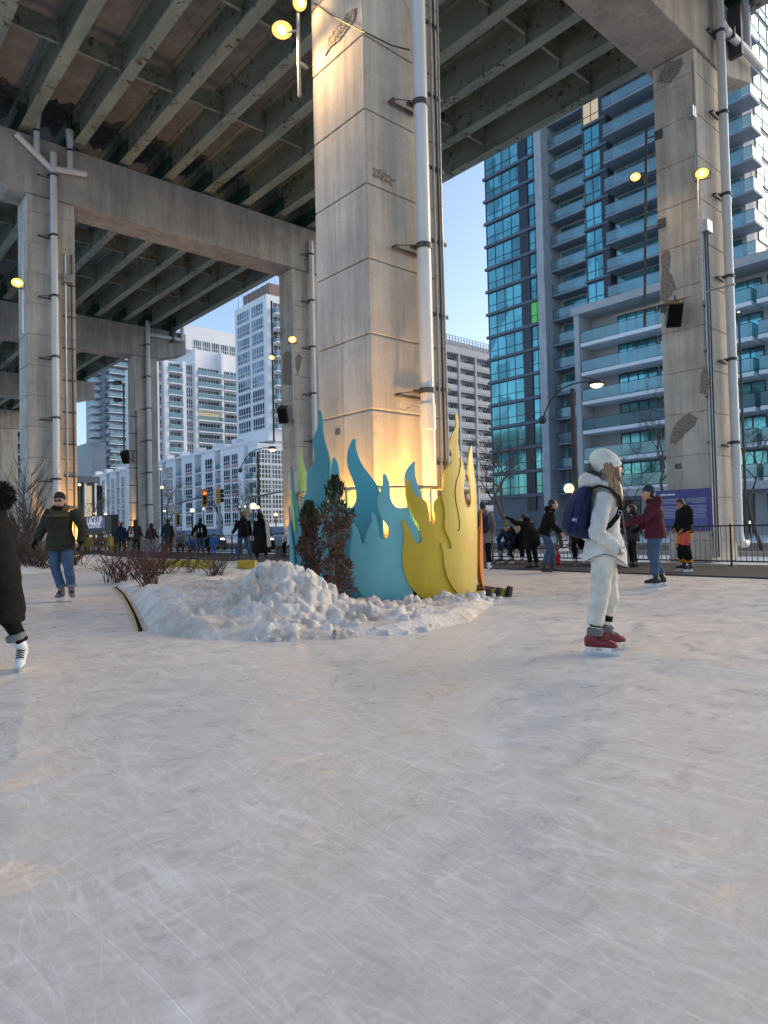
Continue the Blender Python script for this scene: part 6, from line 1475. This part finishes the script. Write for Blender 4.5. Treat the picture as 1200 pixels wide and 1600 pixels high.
# --- people at the back on the left
pc_ = P0(381, 878)
m_ = person('man in pale cap, black jacket and jeans skating away', pc_, (-.35, .93), dict(kl=(-.14, .08, .51), al=(-.20, .02, .12), kr=(.13, .0, .51), ar=(.26, -.05, .12), hl=(-.1, 0, .92), el=(-.27, .06, 1.14), wl=(-.36, .22, .98)), 1.82, C_BLK, JEAND, BOOTK, SKIN, C_TAN, HAIRB, 'down', True, None, dict(hem=.84, w=.21, d=.17), .012, False)
def brim(r, J=None): B().loft([((0, .14, 1.665), X*.08, Yv*.06), ((0, .15, 1.655), X*.085, Yv*.07)], 12).obj('cap_brim', C_TAN, r)
brim(m_); backpack('black backpack on the man in the pale cap', m_, C_BLK, .5, .16, .1)
def robe_extra(r, J, HP, f):
    b = B(); ribbon(b, [(.10, .06, 1.50), (.15, -.12, 1.46), (.17, -.2, 1.2), (.19, -.22, .9), (.20, -.24, .55)], [(1, .3, .3), (.7, -.7, .5), (.4, -1, .1), (.3, -1, 0), (.3, -1, 0)], .16, .02); b.obj('scarf', C_STON, r, fix=True)
person('person in flowing black robe and hood with a grey scarf skating away', P0(409, 879), (-.45, .9), dict(kl=(-.12, .1, .5), al=(-.15, .06, .12), kr=(.1, -.02, .5), ar=(.14, -.12, .16), chest=(0, .06, 1.27), neck=(0, .10, 1.44), head=(0, .15, 1.57), wr=(.34, -.1, .86)), 1.78, C_BLK, C_BLK, BOOTK, SKIN, None, HAIRB, 'up', True, None, dict(hem=.32, w=.24, d=.20, flare=.10), .013, False, .03, robe_extra)
p_ = P0(411, 874); t = thing('carried_bag', 'black bag carried at the side of the person in the black robe', 'bag', (p_.x+.28, p_.y-.24, .38)); cushion('bag', [((0, 0, 0), X*.13, Yv*.08), ((0, 0, .08), X*.17, Yv*.1), ((0, 0, .32), X*.14, Yv*.08), ((0, 0, .40), X*.06, Yv*.04)], C_BLK, t)
pa_ = on(314, 866, 0, 15.0); pa_.z = .03
m2 = person('man in black jacket and black cap with a striped backpack walking along the dark path', pa_, (-.2, 1), dict(wl=(-.42, .12, .95), el=(-.32, .0, 1.15)), 1.80, C_BLK, JEAND, BOOTK, SKIN, C_BLK, HAIRB, 'down', False, None, dict(hem=.84, w=.2, d=.16), .013, False)
t = backpack('black backpack with pale stripes on the man in the black cap', m2, C_BLK, .45, .15, .09, straps=False)
for sx in (-1, 1): B().box(sx*.07-.02, sx*.07+.02, -.345, -.33, 1.08, 1.28).obj('stripe', SIGNW, t)
def small(label, x, y, X0, face, jm, tm, hat, H, J=None, **k):
    q = on(x, y, 0, X0); q.z = .03; return person(label, q, face, J, H, jm, tm, BOOTK, SKIN, hat, HAIRB, k.pop('hood', 'down'), k.pop('skates', False), None, k.pop('coat', None), .013, k.pop('eyes', False), .04, **k)
small('small child in blue coat and dark cap seen from behind', 334, 868, 14.6, (.1, 1), C_BLU, C_BLU, C_CHAR, 1.02, None, skates=True)
small('seated child in blue jacket near the striped backpack', 299, 862, 16.0, (.4, -.8), C_BLU, C_CHAR, C_GRY, 1.35, SIT, coat=dict(hem=None))
small('person in long dark coat walking away left of the striped backpack', 263, 868, 14.8, (0, 1), C_CHAR, C_BRN, C_CHAR, 1.86, dict(wl=(-.36, .1, .92)), coat=dict(hem=.66, w=.21, d=.18, flare=.02))
small('person in short dark brown jacket and pale jeans holding hands in the crowd', 237, 868, 14.6, (0, 1), C_BRN, JEANL, None, 1.68, dict(wr=(.36, .1, .9), wl=(-.36, .1, .9)), hood='up', coat=dict(hem=.86))
b4 = small('person in dark brown hooded coat, tallest of the crowd on the left', 213, 869, 14.6, (.05, 1), C_BRN, C_BLK, None, 1.92, dict(wr=(.30, .1, .9)), hood='up', coat=dict(hem=.72, w=.23, d=.19))
t = thing('tote_bag', 'red and white tote bag on the shoulder of the tallest hooded person', 'bag', b4.location, b4.rotation_euler.z)
cushion('bag', [((-.17, -.25, .98), X*.13, Yv*.03), ((-.17, -.25, 1.02), X*.14, Yv*.04), ((-.17, -.24, 1.32), X*.14, Yv*.03)], C_KNIT, t); B().tube([(-.27, -.24, 1.30), (-.17, -.16, 1.58), (-.07, -.24, 1.30)], .014, 6).obj('handle', C_KNIT, t); B().box(-.25, -.10, -.292, -.28, 1.14, 1.30).obj('red_print', C_RED, t)
small('person in red hat and navy jacket with back turned in the crowd', 190, 869, 14.6, (0, 1), C_NAVY, C_BRN, C_RED, 1.84, None, coat=dict(hem=.72, w=.23, d=.18))
small('person in light grey trousers between the red hat and the tall hood', 203, 869, 15.2, (0, 1), C_CHAR, C_STON, None, 1.62, None)
small('crouching person in pink hat and tan brown jacket beside the yellow chairs', 154, 869, 14.6, (.9, .1), C_TAN, C_BRN, C_PNK, 1.7, dict(pel=(0, -.15, .70), chest=(0, .10, .98), neck=(0, .24, 1.13), head=(0, .34, 1.24), sl=(-.18, .16, 1.07), sr=(.18, .16, 1.07), el=(-.22, .30, .85), er=(.22, .30, .85), wl=(-.15, .48, .70), wr=(.15, .48, .70), hl=(-.09, -.12, .68), hr=(.09, -.12, .68), kl=(-.11, .18, .45), kr=(.11, .18, .45), look=(0, 1, -.3)), coat=dict(hem=None), eyes=True)
small('seated person in dark clothes at the fence left of the child in blue', 322, 862, 16.0, (.2, -1), C_CHAR, C_BLK, C_RED, 1.6, SIT, coat=dict(hem=None))
small('seated person in grey at the fence below the far slim column', 283, 862, 16.0, (.2, -1), C_GRY, C_BLK, None, 1.6, SIT, coat=dict(hem=None))
small('seated person in dark brown behind the yellow chairs', 172, 864, 16.2, (0, -1), C_BRN, C_CHAR, C_GRY, 1.7, SIT, coat=dict(hem=None))
small('seated person in white puffer jacket partly hidden by the left flame edge', 458, 866, 15.7, (-.6, .8), C_KNIT, C_BLK, None, 1.9, dict(SIT), coat=dict(hem=None, w=.26, d=.22), hood='up')
by = on(310, 860, 0, 16.1).y; bench('dark bench at the fence under the seated people on the left', Vector((16.1, by, .03)), 9.0)
by = on(458, 862, 0, 15.9).y; bench('dark bench under the person in the white puffer jacket', Vector((15.85, by, .03)), 2.4)
# ------------------------------------------------------------------ groups for repeated kinds
GR = {'floodlight': 'floodlights under the expressway', 'uplight': 'uplights at the feet of the columns', 'loudspeaker': 'black loudspeakers on the columns', 'bench': 'dark benches along the fence',
      'car': 'cars in the street', 'traffic light': 'yellow traffic lights', 'mast': 'grey signal masts', 'tree': 'bare street trees', 'bridge pier': 'concrete piers under the expressway', 'conduit': 'conduits on the columns',
      'shrub': 'withered evergreens at the flame ring', 'sapling': 'bare saplings by the left column'}
for o in SC.objects:
    if o.parent is None and 'category' in o.keys() and 'group' not in o.keys():
        c = o['category']
        if o.name.startswith('globe_lamp'): o['group'] = 'globe lamps along the street'
        elif o.name.startswith('street_lamp'): o['group'] = 'wooden street lamps with curved arms'
        elif o.name.startswith('red_twig_bush'): o['group'] = 'twiggy bushes in the snow bank'
        elif o.name.startswith('brown_bush'): o['group'] = 'brown bushes round the left column'
        elif o.name.startswith('kerb_board'): o['group'] = 'yellow kerb boards'
        elif c in GR: o['group'] = GR[c]
